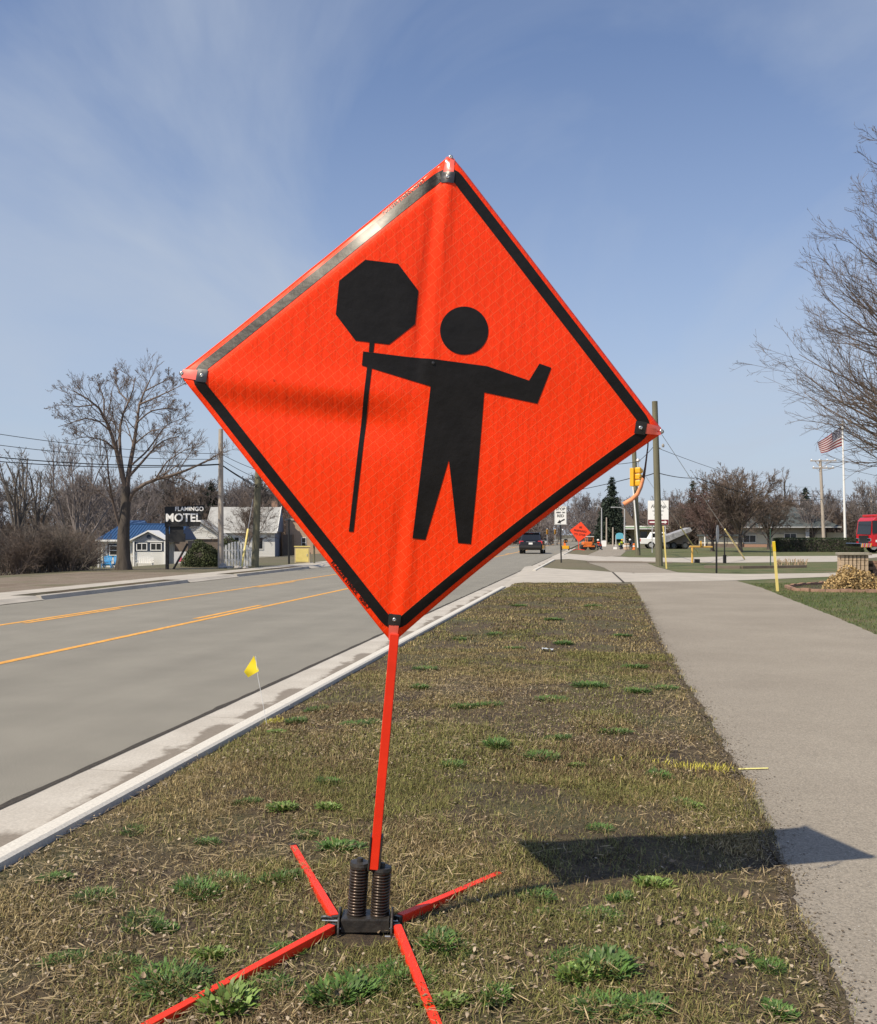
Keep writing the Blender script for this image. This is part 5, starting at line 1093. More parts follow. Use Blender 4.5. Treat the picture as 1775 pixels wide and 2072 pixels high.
window(h, L.x(1508), L.x(1533), .5, 1.42, -.03, cols=2); window(h, L.x(1587), L.x(1611), 1.0, 1.62, -.03, cols=2); part('pillar', MB().box((L.x(1631), -.5, 1.15), (.4, .5, 2.3)), 'galv', h)
part('side_wing', MB().box((L.x(1685), 3.0, .85), (2.0, 4, 1.7)), 'cream_siding', h); part('brick_skirt', MB().box(((xl_ + xr_) / 2, -.06, .16), (xr_ - xl_, .08, .34)), 'red_brick', h)
part('left_wing', MB().box((L.x(1465), 2.5, .62), (5.2, 5, 1.25)), 'cream_siding', h); part('left_roof', MB().box((L.x(1465), 2.3, 1.36), (5.6, 5.6, .22)), 'roof_dark', h); part('left_skirt', MB().box((L.x(1465), -.05, .2), (5.1, .06, .4)), 'shade_brown', h)
for p in (1432, 1505): part('post', MB().box((L.x(p), -.4, .6), (.12, .12, 1.2)), 'white_paint', h)
# gasoline shop far behind the road works
O = at(1330, 150); L = Loc(1330, 1101, 150); h = facing(thing('roadside_shop', O, 'pale low shop with green trim behind the loaded trailer', 'building'))
part('wall', MB().box((0, 3, 1.1), (9.0, 6, 2.2)), 'cream_siding', h); part('canopy', MB().box((0, -.6, 2.5), (9.6, 7.6, .5)), 'sign_white', h); mat('trim_green', (0.22, 0.36, 0.2), .6); part('canopy_stripe', MB().box((0, -4.42, 2.5), (9.5, .04, .16)), 'trim_green', h); part('door', MB().box((-2.0, -.03, .95), (1.0, .05, 1.9)), 'window_dark', h); window(h, .2, 2.4, .7, 1.8, -.03, cols=2)
O = at(1262, 165); h = facing(thing('brown_house', O, 'small house with steep brown roof beyond the street lights', 'house'))
part('wall', MB().box((0, 3, 1.2), (4.6, 6, 2.4)), 'lap_siding', h); part('roof', MB().prism([(-2.6, -.3, 2.3), (2.6, -.3, 2.3), (0, -.3, 6.2)], (0, 6.6, 0)), 'shade_brown', h); window(h, -.5, .5, .9, 1.9, -.03)

# ---------------------------------------------------------------- poles, wires, street furniture
def pole(name, base, top, r0, r1, m, label, cat='pole', group=None):
    o = thing(name, base, label, cat, group); part('shaft', MB().tube([(0, 0, -.1), (top - base) * .5, top - base], [r0, (r0 + r1) / 2, r1], 12), m, o); return o
B1 = G(447, 1148.5); p1 = pole('steel_pole', B1, P(447, 868, B1.y), .135, .10, 'steel_pole', 'plain pale steel utility pole beside the juniper and picket gate')
B2 = G(516, 1147.5); p2 = pole('wood_pole', B2, P(524, 925, B2.y + .3), .17, .14, 'wood_pole', 'greenish wooden utility pole with a yellow guy guard beside the picket gate')
B3 = G(1334.5, 1146); T3 = P(1325, 812, B3.y); p3 = pole('wood_pole', B3, T3, .17, .13, 'wood_pole', 'tall greenish wooden utility pole on the grass between the two drives')
part('insulator', MB().lathe(P(1331, 905, B3.y) - B3 + Vector((.25, 0, 0)), [(.05, 0), (.07, .08), (.04, .16)], 8), 'boulder', p3); part('bracket', MB().bar(P(1329, 905, B3.y) - B3, P(1338, 908, B3.y) - B3, .05), 'galv', p3)
B4 = G(1291, 1124); T4 = P(1282, 880, B4.y); p4 = pole('wood_pole', B4, T4, .19, .15, 'wood_pole', 'wooden utility pole beside the hanging traffic signal')
part('conduit', MB().tube([P(1291, 1108, B4.y - .3) - B4, P(1286, 1040, B4.y - .3) - B4, P(1281, 985, B4.y - .3) - B4], .05, 8), 'sign_white', p4)
# off-frame pole the lines come from
B5 = Vector((-22.5, 24.0, 0)); B5.z = gz(B5.x, B5.y); p5 = pole('wood_pole', B5, B5 + Vector((0, 0, 6.9)), .17, .13, 'wood_pole', 'wooden utility pole beside the dirt lot across the road')
def wire(pts, r, label, group, sag=0.0):
    a, b_ = Vector(pts[0]), Vector(pts[-1]); q = [a.lerp(b_, i / 24) - Vector((0, 0, sag * 4 * (i / 24) * (1 - i / 24))) for i in range(25)]
    o = MB().tube([p - a for p in q], r, 5).build('power_line', MATS['wire'], None, smooth=True); o.location = a; tag(o, label, 'wire', group); return o
for (yl, yp, yr), r_, nm in zip(((852, 918, 951), (876, 929, 968), (903, 939, 983), (913, 940, 986)), (.012, .012, .02, .018), ('topmost', 'second', 'third', 'lowest')):
    a = P(0, yl, 35.5); b_ = P(447, yp, B1.y); s0 = b_ + (a - b_) * (1 + .62); s0.z = a.z + (a.z - b_.z) * .35
    wire([s0, b_], r_, nm + ' of the black lines running along the dirt lot to the pale steel pole', 'lines left of the steel pole', sag=.42)
    c_ = P(522, yr, B2.y + 8); c_ = Vector((P(526, yr, B2.y).x - .1, B2.y, P(526, yr, B2.y).z)); wire([b_, c_], r_, nm + ' of the black lines between the steel pole and the wooden pole', 'lines between the left poles', sag=.05)
    d_ = P(760, 1040 + (yr - 951) * .6, 105); wire([c_, d_], r_, nm + ' of the black lines running on from the wooden pole along the road', 'lines beyond the left wooden pole', sag=.3)
wire([P(1130, 998, 120), P(1283, 966, B4.y)], .03, 'black span line crossing the road to the pole by the traffic signal', None, .1)
wire([P(1283, 967, B4.y), P(1328, 956, B3.y)], .025, 'black line between the two wooden poles on the right', None, .05)
wire([P(1328, 956, B3.y), P(1410, 967, 70)], .022, 'black line from the tall wooden pole towards the round trees', None, .1)
wire([P(1327, 905, B3.y), P(1640, 985, 110)], .012, 'thin upper line from the tall wooden pole to the crossarm pole', None, .6)
wire([P(1410, 967, 70), P(1664, 1010, 110)], .03, 'thick line passing above the grey roof to the crossarm pole', None, .7)
wire([P(1664, 936, 110), P(1900, 985, 100)], .02, 'upper line running right from the crossarm pole', None, .2)
wire([P(1664, 1005, 110), P(1900, 1040, 100)], .028, 'lower thick line running right from the crossarm pole', None, .3)
# guy wires with yellow guards
def guy(anchor, top, frac, r, label):
    o = thing('guy_wire', anchor, label, 'guy wire'); d = top - anchor; part('cable', MB().tube([(0, 0, -.05), d], .012, 5), 'galv', o); part('guard', MB().tube([d * .01, d * frac], r, 8), 'marker_yellow', o); return o
guy(G(1508, 1133), P(1328, 862, B3.y), .27, .045, 'guy wire with long pale yellow guard running down from the tall wooden pole')
guy(G(1414, 1120.5), P(1284, 930, B4.y), .30, .04, 'guy wire with pale yellow guard from the pole by the traffic signal')
guy(G(489, 1150), P(512, 1010, B2.y - .2), .56, .045, 'guy wire with ochre yellow guard at the left wooden pole')
def marker(base, top, w, m, label, dark=None):
    o = thing('marker_post', base, label, 'post'); d = top - base; part('stake', MB().bar((0, 0, -.05), d, w, w * .35, up=(0, -1, 0)), m, o)
    if dark: part('label_band', MB().bar(d * .80, d * .99, w * 1.06, w * .42, up=(0, -1, 0)), dark, o)
    return o
mat('marker_top', (0.80, 0.56, 0.02), .5)
Bm = G(1574, 1197); marker(Bm, P(1565.5, 1095, Bm.y), .068, 'marker_yellow', 'yellow flat utility marker post leaning beside the brick-edged bed', 'marker_top')
Bm = G(1349, 1151); marker(Bm, P(1342, 1064, Bm.y), .06, 'marker_yellow', 'slim pale yellow marker post next to the tall wooden pole')
def dpost(x0, y0, y1, r, m, label, box=False):
    B = G(x0, y0); o = thing('metal_post', B, label, 'post'); T = P(x0 - .5, y1, B.y) - B; part('shaft', MB().tube([(0, 0, -.05), T], r, 8), m, o); part('cap', MB().lathe(T, [(r * 1.15, -.02), (r * 1.15, .02), (r * .5, .04)], 8), m, o)
    if box: part('foot_box', MB().box((0, 0, .22), (.14, .14, .44)), m, o)
    return o
dpost(1466.5, 1140, 1080, .035, 'sign_black', 'thin dark post with a boxy foot near the timber bed edge', True)
mat('post_green', (0.03, 0.07, 0.05), .6); dpost(1559.5, 1150, 1072, .025, 'post_green', 'very thin dark green post left of the hedge')
dpost(585, 1141, 1052, .05, 'sign_black', 'dark thin post in front of the tan shop')
dpost(636, 1140, 1085, .05, 'wood_pole', 'short weathered post beside the yellow cabinet')
# stop sign seen almost edge-on
B = G(1450, 1160); o = thing('stop_sign', B, 'stop sign on a dark post, grey back turned almost edge-on', 'road sign'); k_ = B.y / F
part('post', MB().box((0, 0, (1160 - 1062) * k_ / 2), (.06, .05, (1160 - 1062) * k_)), 'sign_black', o)
R_ = .38; ph = math.radians(66); c = Vector((.06, .04, (1160 - 1081) * k_)); ds = Vector((math.cos(ph), math.sin(ph), 0)); b = MB().prism([c + ds * (R_ * math.cos(math.pi / 8 + i * math.pi / 4)) + Vector((0, 0, R_ * math.sin(math.pi / 8 + i * math.pi / 4))) for i in range(8)], (-.006, .003, 0)); part('plate', b, 'galv', o)
# STOP HERE ON RED
B = G(1136, 1138.6); k_ = B.y / F; o = facing(thing('stop_line_sign', B, 'white rectangular STOP HERE ON RED sign with arrow on a dark post', 'road sign')); z = lambda y: (1138.6 - y) * k_
part('post', MB().bar((0, 0, -.1), ((1133.5 - 1136) * k_, 0, z(1030)), .075, .05, up=(0, -1, 0)), 'sign_black', o); cx_ = -.04; cz_ = z(1043)
plate = part('plate', MB().box((cx_, -.05, cz_), (.64, .012, .99)), 'sign_white', o, .01)
b = MB(); 
for q, s_ in (((0, .47), (.58, .012)), ((0, -.47), (.58, .012))): b.box((cx_ + q[0], -.0575, cz_ + q[1]), (s_[0], .003, s_[1]))
for q in (-.30, .30): b.box((cx_ + q, -.0575, cz_), (.012, .003, .928))
part('border', b, 'sign_black', plate)
for s_, sz, dz in (('STOP', .20, .33), ('HERE  ON', .105, .15), ('RED', .20, -.03)): text_obj('lettering', s_, sz, MATS['sign_black'], plate, (cx_, -.0575, cz_ + dz), (math.pi / 2, 0, 0), bold=.006, ext=.001)
part('arrow', MB().prism([(cx_ + x, -.0585, cz_ + z_) for x, z_ in ((.20, -.17), (.235, -.235), (.0, -.355), (.035, -.425), (-.18, -.40), (-.05, -.225), (-.02, -.285))], (0, .002, 0)), 'sign_black', plate)
# BE PREPARED TO STOP
YS = 93.0; B = at(1171, YS); k_ = YS / F; o = facing(thing('warning_sign', B, 'orange diamond BE PREPARED TO STOP sign on a low stand down the road', 'road sign'))
z = lambda y: CAMH - B.z - (y - HZ) * k_; x = lambda p: (p - 1171) * k_; mat('orange_sheet', (0.95, 0.07, 0.018), .5)
cn = [(x(1175.7), z(1055.7)), (x(1195.5), z(1078)), (x(1171), z(1096.8)), (x(1153.5), z(1073))]
pl = part('panel', MB().prism([(a, -.05, c) for a, c in cn], (0, .02, 0)), 'orange_sheet', o); cc = (sum(a for a, _ in cn) / 4, sum(c for _, c in cn) / 4); ro = math.radians(-8)
for s_, dz, sz in (('BE', .40, .26), ('PREPARED', .06, .26), ('TO STOP', -.28, .26)): text_obj('lettering', s_, sz, MATS['sign_black'], pl, (cc[0] + dz * math.sin(-ro), -.062, cc[1] + dz), (math.pi / 2, -ro * 1, 0), bold=.003, ext=.003)
part('mast', MB().bar((0, 0, .1), (x(1171), 0.03, z(1090)), .05), 'orange_paint', o)
for s_ in (-1, 1):
    for q in (-1, 1): part('leg', MB().bar((0, 0, .1), (s_ * .55, q * .5, .02), .04), 'orange_paint', o)
# shop sign with arrow
B = at(1332, 80); k_ = 80 / F; o = facing(thing('shop_sign', B, 'white shop sign with script lettering and a maroon arrow band behind the tall pole', 'sign')); x = lambda p: (p - 1332) * k_; z = lambda y: CAMH - (y - HZ) * k_
for p in (1320, 1346): part('post', MB().box((x(p), .06, z(1058) / 2), (.08, .08, z(1058))), 'galv', o)
bd = part('board', MB().box((0, 0, (z(1013) + z(1062)) / 2), (41 * k_, .12, 49 * k_)), 'sign_white', o, .01); mat('maroon', (0.16, 0.012, 0.025), .5)
part('band', MB().box((0, -.063, z(1056.5)), (40 * k_, .01, 10 * k_)), 'maroon', bd); part('arrow', MB().prism([(x(a), -.072, z(c)) for a, c in ((1315, 1055), (1345, 1055), (1345, 1053), (1350, 1056.5), (1345, 1060), (1345, 1058), (1315, 1058))], (0, .003, 0)), 'sign_white', bd)
text_obj('lettering', 'Flagship', .38, MATS['sign_black'], bd, (0, -.064, z(1025)), (math.pi / 2, 0, 0), shear=.4, ext=.002, bold=.004)
for y_, w_ in ((1034, .9), (1042, .7)): part('lettering_line', MB().box((0, -.064, z(y_)), (w_, .004, .05)), 'grey_plastic', bd)
# hanging traffic signal
def signal(name, c, s, label, wire_up):
    o = thing(name, c, label, 'traffic light'); o.scale = (s, s, s)
    for i in range(3):
        hs = part('signal_section', MB().box((0, 0, -.18 - i * .35), (.34, .24, .33)), 'signal_yellow', o, .07); part('visor', MB().tube([(0, -.10, -.18 - i * .35), (0, -.34, -.2 - i * .35)], [.15, .15], 12, cap=False), 'signal_yellow', hs); part('lens', MB().lathe((0, -.112, -.18 - i * .35), [(.125, 0), (.125, .008)], 14, (0, -1, 0)), 'sign_black', hs)
    part('hanger', MB().tube([(0, 0, 0), (0, 0, wire_up)], .03, 6), 'galv', o); part('wire_clamp', MB().lathe((0, 0, wire_up), [(.10, -.05), (.13, 0), (.08, .1)], 10), 'galv', o); return o
sg_ = signal('traffic_signal', P(1291.5, 945, 62), 1.14, 'yellow three-section traffic signal hanging beside the wooden pole', .35); sg_.rotation_euler = (0, 0, math.pi - .6); part('side_section', MB().box((.28, .1, -.55), (.22, .3, 1.0)), 'signal_yellow', sg_, .02)
wire([P(1200, 940, 90), P(1291.5, 934, 62)], .02, 'span line holding up the yellow traffic signal from the road side', None, .1); wire([P(1291.5, 934, 62), P(1326, 900, B3.y)], .015, 'span line from the yellow traffic signal up to the tall wooden pole', None, .05)
for px_, Yq in ((1107.5, 135), (1123.6, 138)):
    B = at(px_, Yq); o = signal('traffic_signal', P(px_, 1071.5, Yq), .62, 'small yellow traffic signal on a post far down the road', .2); part('pole', MB().tube([(0, .1, .2), (0, .1, (B.z - o.location.z) / .62)], .07, 8), 'galv', o); o['group'] = 'small far signals on posts'
# street lights and poles beyond the works
def street_light(px_, Yq, ytop, arm, label):
    B = at(px_, Yq); o = thing('street_light', B, label, 'street lamp'); H_ = P(px_, ytop, Yq).z - B.z; part('shaft', MB().tube([(0, 0, 0), (0, 0, H_)], [.11, .07], 8), 'galv', o); part('arm', MB().tube([(0, 0, H_ - .05), (arm * .4, 0, H_ + .18), (arm, 0, H_ + .22)], .05, 6), 'galv', o); part('lamp_head', MB().box((arm * 1.08, 0, H_ + .2), (abs(arm) * .35, .3, .12)), 'galv', o, .03)
street_light(1264, 118, 1030, -1.3, 'grey street light with arm over the path near the blue arched sign'); street_light(1217.5, 135, 1028, -.7, 'utility pole with a short lamp arm in front of the spruce')
for px_, Yq, yt, lab in ((1227.5, 140, 1047, 'slim pale pole right of the lamp pole at the spruce'), (1240.5, 130, 1067, 'short steel pole left of the blue arched sign')):
    B = at(px_, Yq); o = pole('utility_pole', B, P(px_, yt, Yq), .12, .09, 'steel_pole', lab)
B = at(1254, 112); o = facing(thing('arched_sign', B, 'small white sign with a blue arched top beyond the drives', 'sign')); part('post', MB().box((-.42, 0, .7), (.06, .06, 1.4)), 'sign_white', o); part('post', MB().box((.42, 0, .7), (.06, .06, 1.4)), 'sign_white', o); mat('sky_blue', (0.12, 0.42, 0.55), .5)
part('board', MB().prism([(-.42, -.04, .95), (.42, -.04, .95), (.42, -.04, 1.45)] + [(.42 * math.cos(a_ * math.pi / 8), -.04, 1.45 + .22 * math.sin(a_ * math.pi / 8)) for a_ in range(1, 8)] + [(-.42, -.04, 1.45)], (0, .05, 0)), 'sky_blue', o)
for px_, Yq, w_, h_, lab in ((1245, 98, .36, .26, 'low white board lying by the path at the works'), (1222, 120, .6, .75, 'white utility box on the slope below the spruce')):
    o = facing(thing('white_box', at(px_, Yq), lab, 'box')); part('body', MB().box((0, 0, h_ / 2), (w_, .3, h_)), 'sign_white', o, .02); part('lid', MB().box((0, 0, h_ + .015), (w_ * 1.06, .34, .03)), 'galv', o)
# crossarm pole, lamp pole, flagpole
Yq = 110; B = at(1668, Yq); T = P(1660, 930, Yq); o = pole('crossarm_pole', B, T, .20, .15, 'steel_pole', 'pale wooden pole with two crossarms behind the hedge', 'pole'); H_ = T.z - B.z; dx = (T - B).x
for dz, w_, nm in ((.15, 2.9, 0), (.95, 2.4, 1)):
    ca = part('crossarm', MB().box((dx * .98 + .3, -.1, H_ - dz), (w_, .12, .12)), 'steel_pole', o)
    for i in range(4): part('insulator', MB().lathe((dx + .3 + (i - 1.5) * w_ * .3, -.1, H_ - dz + .06), [(.06, 0), (.09, .06), (.05, .14)], 8), 'sign_white', ca)
for s_ in (-1, 1): part('brace', MB().bar((dx + .3 + s_ * .9, -.1, H_ - .2), (dx + .05, -.1, H_ - .95), .06), 'steel_pole', o)
B = at(1760, 120); o = pole('lamp_pole', P(1768, 1075, 120) * 1 - Vector((0, 0, P(1768, 1075, 120).z)), P(1762, 985, 120), .12, .09, 'steel_pole', 'pale pole with a small arm above the fire truck'); part('arm', MB().box((P(1750, 990, 120) - o.location), (1.3, .08, .08)), 'galv', o)
Yq = 90; B = at(1711, Yq); T = P(1705, 855, Yq); fo = pole('flagpole', B, T, .12, .075, 'sign_white', 'tall slim metal flagpole rising behind the hedge', 'flagpole'); part('finial', MB().lathe(T - B, [(.03, 0), (.10, .08), (.10, .14), (.03, .2)], 10), 'galv', fo)
# flag: waving cloth with stripes and canton set out by its own coordinates
t = NT('flag_cloth', .8); uvn = t.t.nodes.new('ShaderNodeUVMap'); uvn.uv_map = 'cloth'; su = t.sep(uvn.outputs[0])
st_ = t.math('LESS_THAN', t.math('FRACT', t.math('MULTIPLY', su[1], 6.5)), .5); stripes = t.mix(st_, (0.50, 0.47, 0.47), (0.20, 0.005, 0.012))
can = t.math('MULTIPLY', t.math('LESS_THAN', su[0], .42), t.math('GREATER_THAN', su[1], 6.0 / 13))
vo = t.t.nodes.new('ShaderNodeTexVoronoi'); vo.inputs['Scale'].default_value = 1; vo.inputs['Randomness'].default_value = 0.0; mpv = t.t.nodes.new('ShaderNodeMapping'); mpv.inputs['Scale'].default_value = (16, 13, 1); t.link(uvn.outputs[0], mpv.inputs[0]); t.link(mpv.outputs[0], vo.inputs['Vector'])
stars = t.mix(t.math('LESS_THAN', vo.outputs['Distance'], .26), (0.015, 0.02, 0.07), (0.75, 0.75, 0.75)); t.color(t.mix(can, stripes, stars))
A_, Bq, Cq, Dq = P(1703, 862, Yq), P(1704, 902, Yq), P(1662, 918, Yq), P(1655, 896, Yq)      # hoist top, hoist bottom, fly bottom, fly top
V_ = []; uv_ = []; n = 24
for i in range(n + 1):
    for j in range(n + 1):
        f, g_ = i / n, j / n; p = (A_.lerp(Dq, f)).lerp(Bq.lerp(Cq, f), 1 - g_); bl = math.sin(f * 7 + g_ * 2) * .16 * f; V_.append(tuple(p + Vector((0, bl, .07 * math.sin(f * 6 + 1) * f)) - A_)); uv_.append((f, g_))
me = npmesh('flag', V_, [(i * (n + 1) + j, (i + 1) * (n + 1) + j, (i + 1) * (n + 1) + j + 1, i * (n + 1) + j + 1) for i in range(n) for j in range(n)], t.m); ul = me.uv_layers.new(name='cloth'); li = np.zeros(len(me.loops), np.int32); me.loops.foreach_get('vertex_index', li); ul.data.foreach_set('uv', np.array(uv_, np.float32)[li].ravel())
o = npobj('flag', me); o.location = A_; tag(o, 'red white and blue striped flag blowing from the flagpole', 'flag')
# picket gate, boulders
B = G(479, 1146); k_ = B.y / F; o = facing(thing('picket_gate', B, 'grey-white picket gate between the two left utility poles', 'gate'))
for i in range(10): part('picket', MB().box((-.62 + i * .138, 0, .46 + .12 * math.sin(i * .35)), (.10, .025, .92 + .24 * math.sin(i * .35))), 'white_paint', o)
for z_ in (.3, .75): part('rail', MB().box((0, .04, z_), (1.4, .04, .08)), 'white_paint', o)
for s_ in (-1, 1): part('post', MB().box((s_ * .74, .02, .6), (.1, .1, 1.2)), 'white_paint', o)
def rock(seed, s):
    bm = bmesh.new(); bmesh.ops.create_icosphere(bm, subdivisions=2, radius=1); r_ = random.Random(seed); ph_ = [r_.uniform(0, 6) for _ in range(6)]
    for v in bm.verts: v.co *= 1 + .2 * math.sin(3 * v.co.x + ph_[0]) * math.sin(2.5 * v.co.y + ph_[1]) + .12 * math.sin(5 * v.co.z + ph_[2]); v.co.z = max(v.co.z * .7, -.25) + .22; v.co *= s
    me = bpy.data.meshes.new('boulder'); bm.to_mesh(me); bm.free(); me.materials.append(MATS['boulder']); return me
for i, (px_, py_, s_, lab) in enumerate(((452, 1150, .22, 'largest grey boulder at the foot of the steel pole'), (466, 1150.5, .13, 'small grey boulder right of the largest one at the steel pole'), (482, 1151, .17, 'rounded grey boulder below the picket gate'), (497, 1150.5, .13, 'small grey boulder by the wooden pole'))):
    o = npobj('boulder', rock(i, s_)); o.location = G(px_, py_); tag(o, lab, 'rock')
# yellow barrier arm
B = G(1401, 1139); k_ = B.y / F; o = thing('yellow_barrier', B, 'yellow barrier arm on a short yellow post beyond the timber bed edge', 'barrier'); H_ = (1139 - 1108) * k_
mat('barrier_yellow', (0.72, 0.43, 0.10), .6); part('post', MB().tube([(0, 0, -.05), (0, 0, H_)], .055, 10), 'barrier_yellow', o); part('arm', MB().bar((-.15, 0, H_ + .05), ((1444 - 1401) * k_, .2, H_ + .03), .08, .09), 'barrier_yellow', o, .02); part('counterweight', MB().box((.25, 0, .1), (.25, .2, .2)), 'sign_black', o); part('cap_post', MB().box((.45, 0, H_ + .2), (.06, .06, .3)), 'signal_yellow', o)
# timber bed edge
p0, p1, p2, p3_ = G(1424, 1150), G(1500, 1151), G(1570, 1150), G(1632, 1149)
o = thing('timber_edging', p0, 'weathered timber edging along the planting strip between the drives', 'edging')
for a, b_ in ((p0, p1), (p1, p2), (p2, p3_)): part('timber', MB().bar(a - p0 + Vector((.03, 0, .06)), b_ - p0 + Vector((-.03, 0, .06)), .14, .13), 'shade_brown', o, .01)
o = thing('dried_plant', G(1600, 1146), 'clump of grey dried flower stalks behind the timber edging', 'plant'); b = MB(); rb = random.Random(6)
for k in range(70): x = rb.uniform(-.7, .7); y = rb.uniform(-.2, .2); b.tube([(x, y, 0), (x + rb.uniform(-.1, .1), y, rb.uniform(.2, .38))], [.012, .02], 3)
part('stalks', b, 'litter_leaf', o)
# stone pillar with fluted blocks and cap
B = G(1727, 1166); k_ = B.y / F; o = thing('stone_pillar', B, 'tan split-face block pillar with a flat stone cap behind the dry shrubs', 'pillar', rz=-.25); H_ = (1166 - 1123) * k_
b = MB(); nb = 7; wd = .92
part('core', MB().box((0, 0, H_ / 2), (wd - .06, .60, H_)), 'mulch', o)
for rw in range(4):
    for i in range(nb):
        bw = wd / nb; part('block', MB().box((-wd / 2 + bw * (i + .5), -.30, H_ * (rw + .5) / 4), (bw - .016 - .012 * (i > 0), .10, H_ / 4 - .008)), 'stone_block', o, .012)
    for i in range(4): part('block', MB().box((-wd / 2 - .0, -.26 + .14 * (i + .5), H_ * (rw + .5) / 4), (.08, .125, H_ / 4 - .008)), 'stone_block', o, .01)
part('cap_stone', MB().box((0, 0, H_ + .045), (wd + .18, .86, .085)), 'cap_stone', o, .01)
o2 = thing('low_brick_wall', B + Vector((.62, .3, 0)), 'low reddish brick wall running right from the stone pillar', 'wall'); part('core', MB().box((1.6, .0, .27), (3.2, .18, .54)), 'mulch', o2)
for rw in range(5):
    for i in range(12): part('brick', MB().box((.15 + i * .26 + (.13 if rw % 2 else 0), -.08, .06 + rw * .11), (.245, .08, .10)), 'red_brick', o2)
# brick edging of the bed
bed = [G(*p) for p in ((1591, 1190), (1606, 1195.5), (1640, 1198), (1700, 1199), (1775, 1199.5), (1840, 1200))]; far_ = [G(*p) for p in ((1591, 1190), (1620, 1186), (1660, 1183), (1700, 1181))]
o = thing('brick_edging', bed[0], 'low brick edging round the shrub bed beside the path', 'edging'); n_b = 0
for line in (bed, far_):
    for a, b_ in zip(line[:-1], line[1:]):
        Lg = (b_ - a).length; m_ = max(1, int(Lg / .24))
        for i in range(m_):
            c1, c2 = a.lerp(b_, (i + .03) / m_), a.lerp(b_, (i + .97) / m_); dz = Vector((0, 0, .04 + .012 * math.sin(n_b * 2.3))); part('brick', MB().bar(c1 - bed[0] + dz, c2 - bed[0] + dz, .10, .09), 'red_brick', o); n_b += 1
sheet('shrub_bed', [bed[0], bed[1], bed[2], bed[3], bed[4], bed[5], G(1840, 1182), far_[3], far_[2], far_[1]], .014, MATS['mulch'])
# yellow utility flag and plastic litter on the verge
B = G(541, 1472); B.z = .03; o = thing('marker_flag', B, 'small yellow marker flag on a thin white wire by the kerb', 'flag')
w0 = [Vector((0, 0, -.03)), P(533, 1428, B.y) - B, P(522.5, 1371, B.y) - B, P(517.5, 1328, B.y) - B]; part('wire_stem', MB().tube(w0, .0022, 6), 'sign_white', o)
q = [P(*c) - B for c in ((514, 1327, B.y), (524, 1358, B.y - .005), (502, 1371, B.y + .02), (494, 1359, B.y + .012))]; V_ = []
for i in range(7):
    for j in range(7):
        f, g_ = i / 6, j / 6; p = (q[0].lerp(q[3], f)).lerp(q[1].lerp(q[2], f), g_); V_.append(tuple(p + Vector((0, .006 * math.sin(f * 5 + g_ * 3), 0))))
me = npmesh('flag', V_, [(i * 7 + j, (i + 1) * 7 + j, (i + 1) * 7 + j + 1, i * 7 + j + 1) for i in range(6) for j in range(6)], MATS['flag_yellow']); npobj('flag', me, o)
mat('clear_plastic', (0.62, 0.66, 0.70), .25); p = G(1109, 1323); p.z = .03; V_ = []; rb = random.Random(2)
for i in range(6):
    for j in range(5): V_.append(((i - 2.5) * .028, (j - 2) * .03, .02 + rb.uniform(0, .028)))
me = npmesh('plastic_scrap', V_, [(i * 5 + j, (i + 1) * 5 + j, (i + 1) * 5 + j + 1, i * 5 + j + 1) for i in range(5) for j in range(4)], MATS['clear_plastic'], False); o = npobj('plastic_scrap', me); o.location = p; tag(o, 'crumpled scrap of clear plastic lying on the verge', 'litter')
# ---------------------------------------------------------------- vehicles, machines, people
def wheel(parent, c, r, w, axis=(1, 0, 0), rim='galv'):
    t_ = part('wheel', MB().lathe(c, [(r * .6, -w / 2), (r * .95, -w / 2), (r, -w * .35), (r, w * .35), (r * .95, w / 2), (r * .6, w / 2)], 22, axis), 'tyre', parent)
    part('rim', MB().lathe(c, [(r * .58, -w / 2 - .01), (r * .62, 0), (r * .58, w / 2 + .01), (r * .2, w / 2 + .02)], 16, axis), rim, t_); return t_
def loft(secs):
    """closed shell through rectangular-ish sections, each a list of points in the same order"""
    b = MB(); k = len(secs[0]); vs = [p for s in secs for p in s]
    b.add(vs, [(i * k + j, i * k + (j + 1) % k, (i + 1) * k + (j + 1) % k, (i + 1) * k + j) for i in range(len(secs) - 1) for j in range(k)] + [tuple(reversed(range(k))), tuple((len(secs) - 1) * k + j for j in range(k))]); return b
YC = 80.0; B = Vector(((1074 - CX) * YC / F, YC, ROADZ)); car = thing('parked_suv', B, 'dark blue SUV seen from behind, waiting in the near lane', 'car', rz=-TH)
car.name = 'dark_suv'
def sec(y, w, z0, z1, wt): return [(-w / 2, y, z0), (w / 2, y, z0), (w / 2, y, (z0 + z1) / 2), (wt / 2, y, z1), (-wt / 2, y, z1), (-w / 2, y, (z0 + z1) / 2)]
body = loft([sec(-.02, 1.72, .46, .98, 1.66), sec(.10, 1.90, .34, 1.06, 1.80), sec(.8, 1.94, .30, 1.08, 1.84), sec(3.2, 1.94, .30, 1.06, 1.84), sec(4.3, 1.86, .32, .98, 1.66), sec(4.75, 1.62, .42, .80, 1.45)])
part('body', body, 'car_blue', car, .03)
cab = loft([[(-.86, .12, 1.04), (.86, .12, 1.04), (.70, .42, 1.66), (-.70, .42, 1.66)], [(-.88, .6, 1.05), (.88, .6, 1.05), (.68, .75, 1.73), (-.68, .75, 1.73)], [(-.88, 2.6, 1.05), (.88, 2.6, 1.05), (.68, 2.3, 1.72), (-.68, 2.3, 1.72)], [(-.84, 3.35, 1.02), (.84, 3.35, 1.02), (.62, 2.75, 1.60), (-.62, 2.75, 1.60)]])
part('cabin', cab, 'car_blue', car, .03)
part('rear_window', MB().add([(-.72, .135, 1.12), (.72, .135, 1.12), (.61, .375, 1.60), (-.61, .375, 1.60)], [(0, 1, 2, 3)]), 'glass_dark', car)
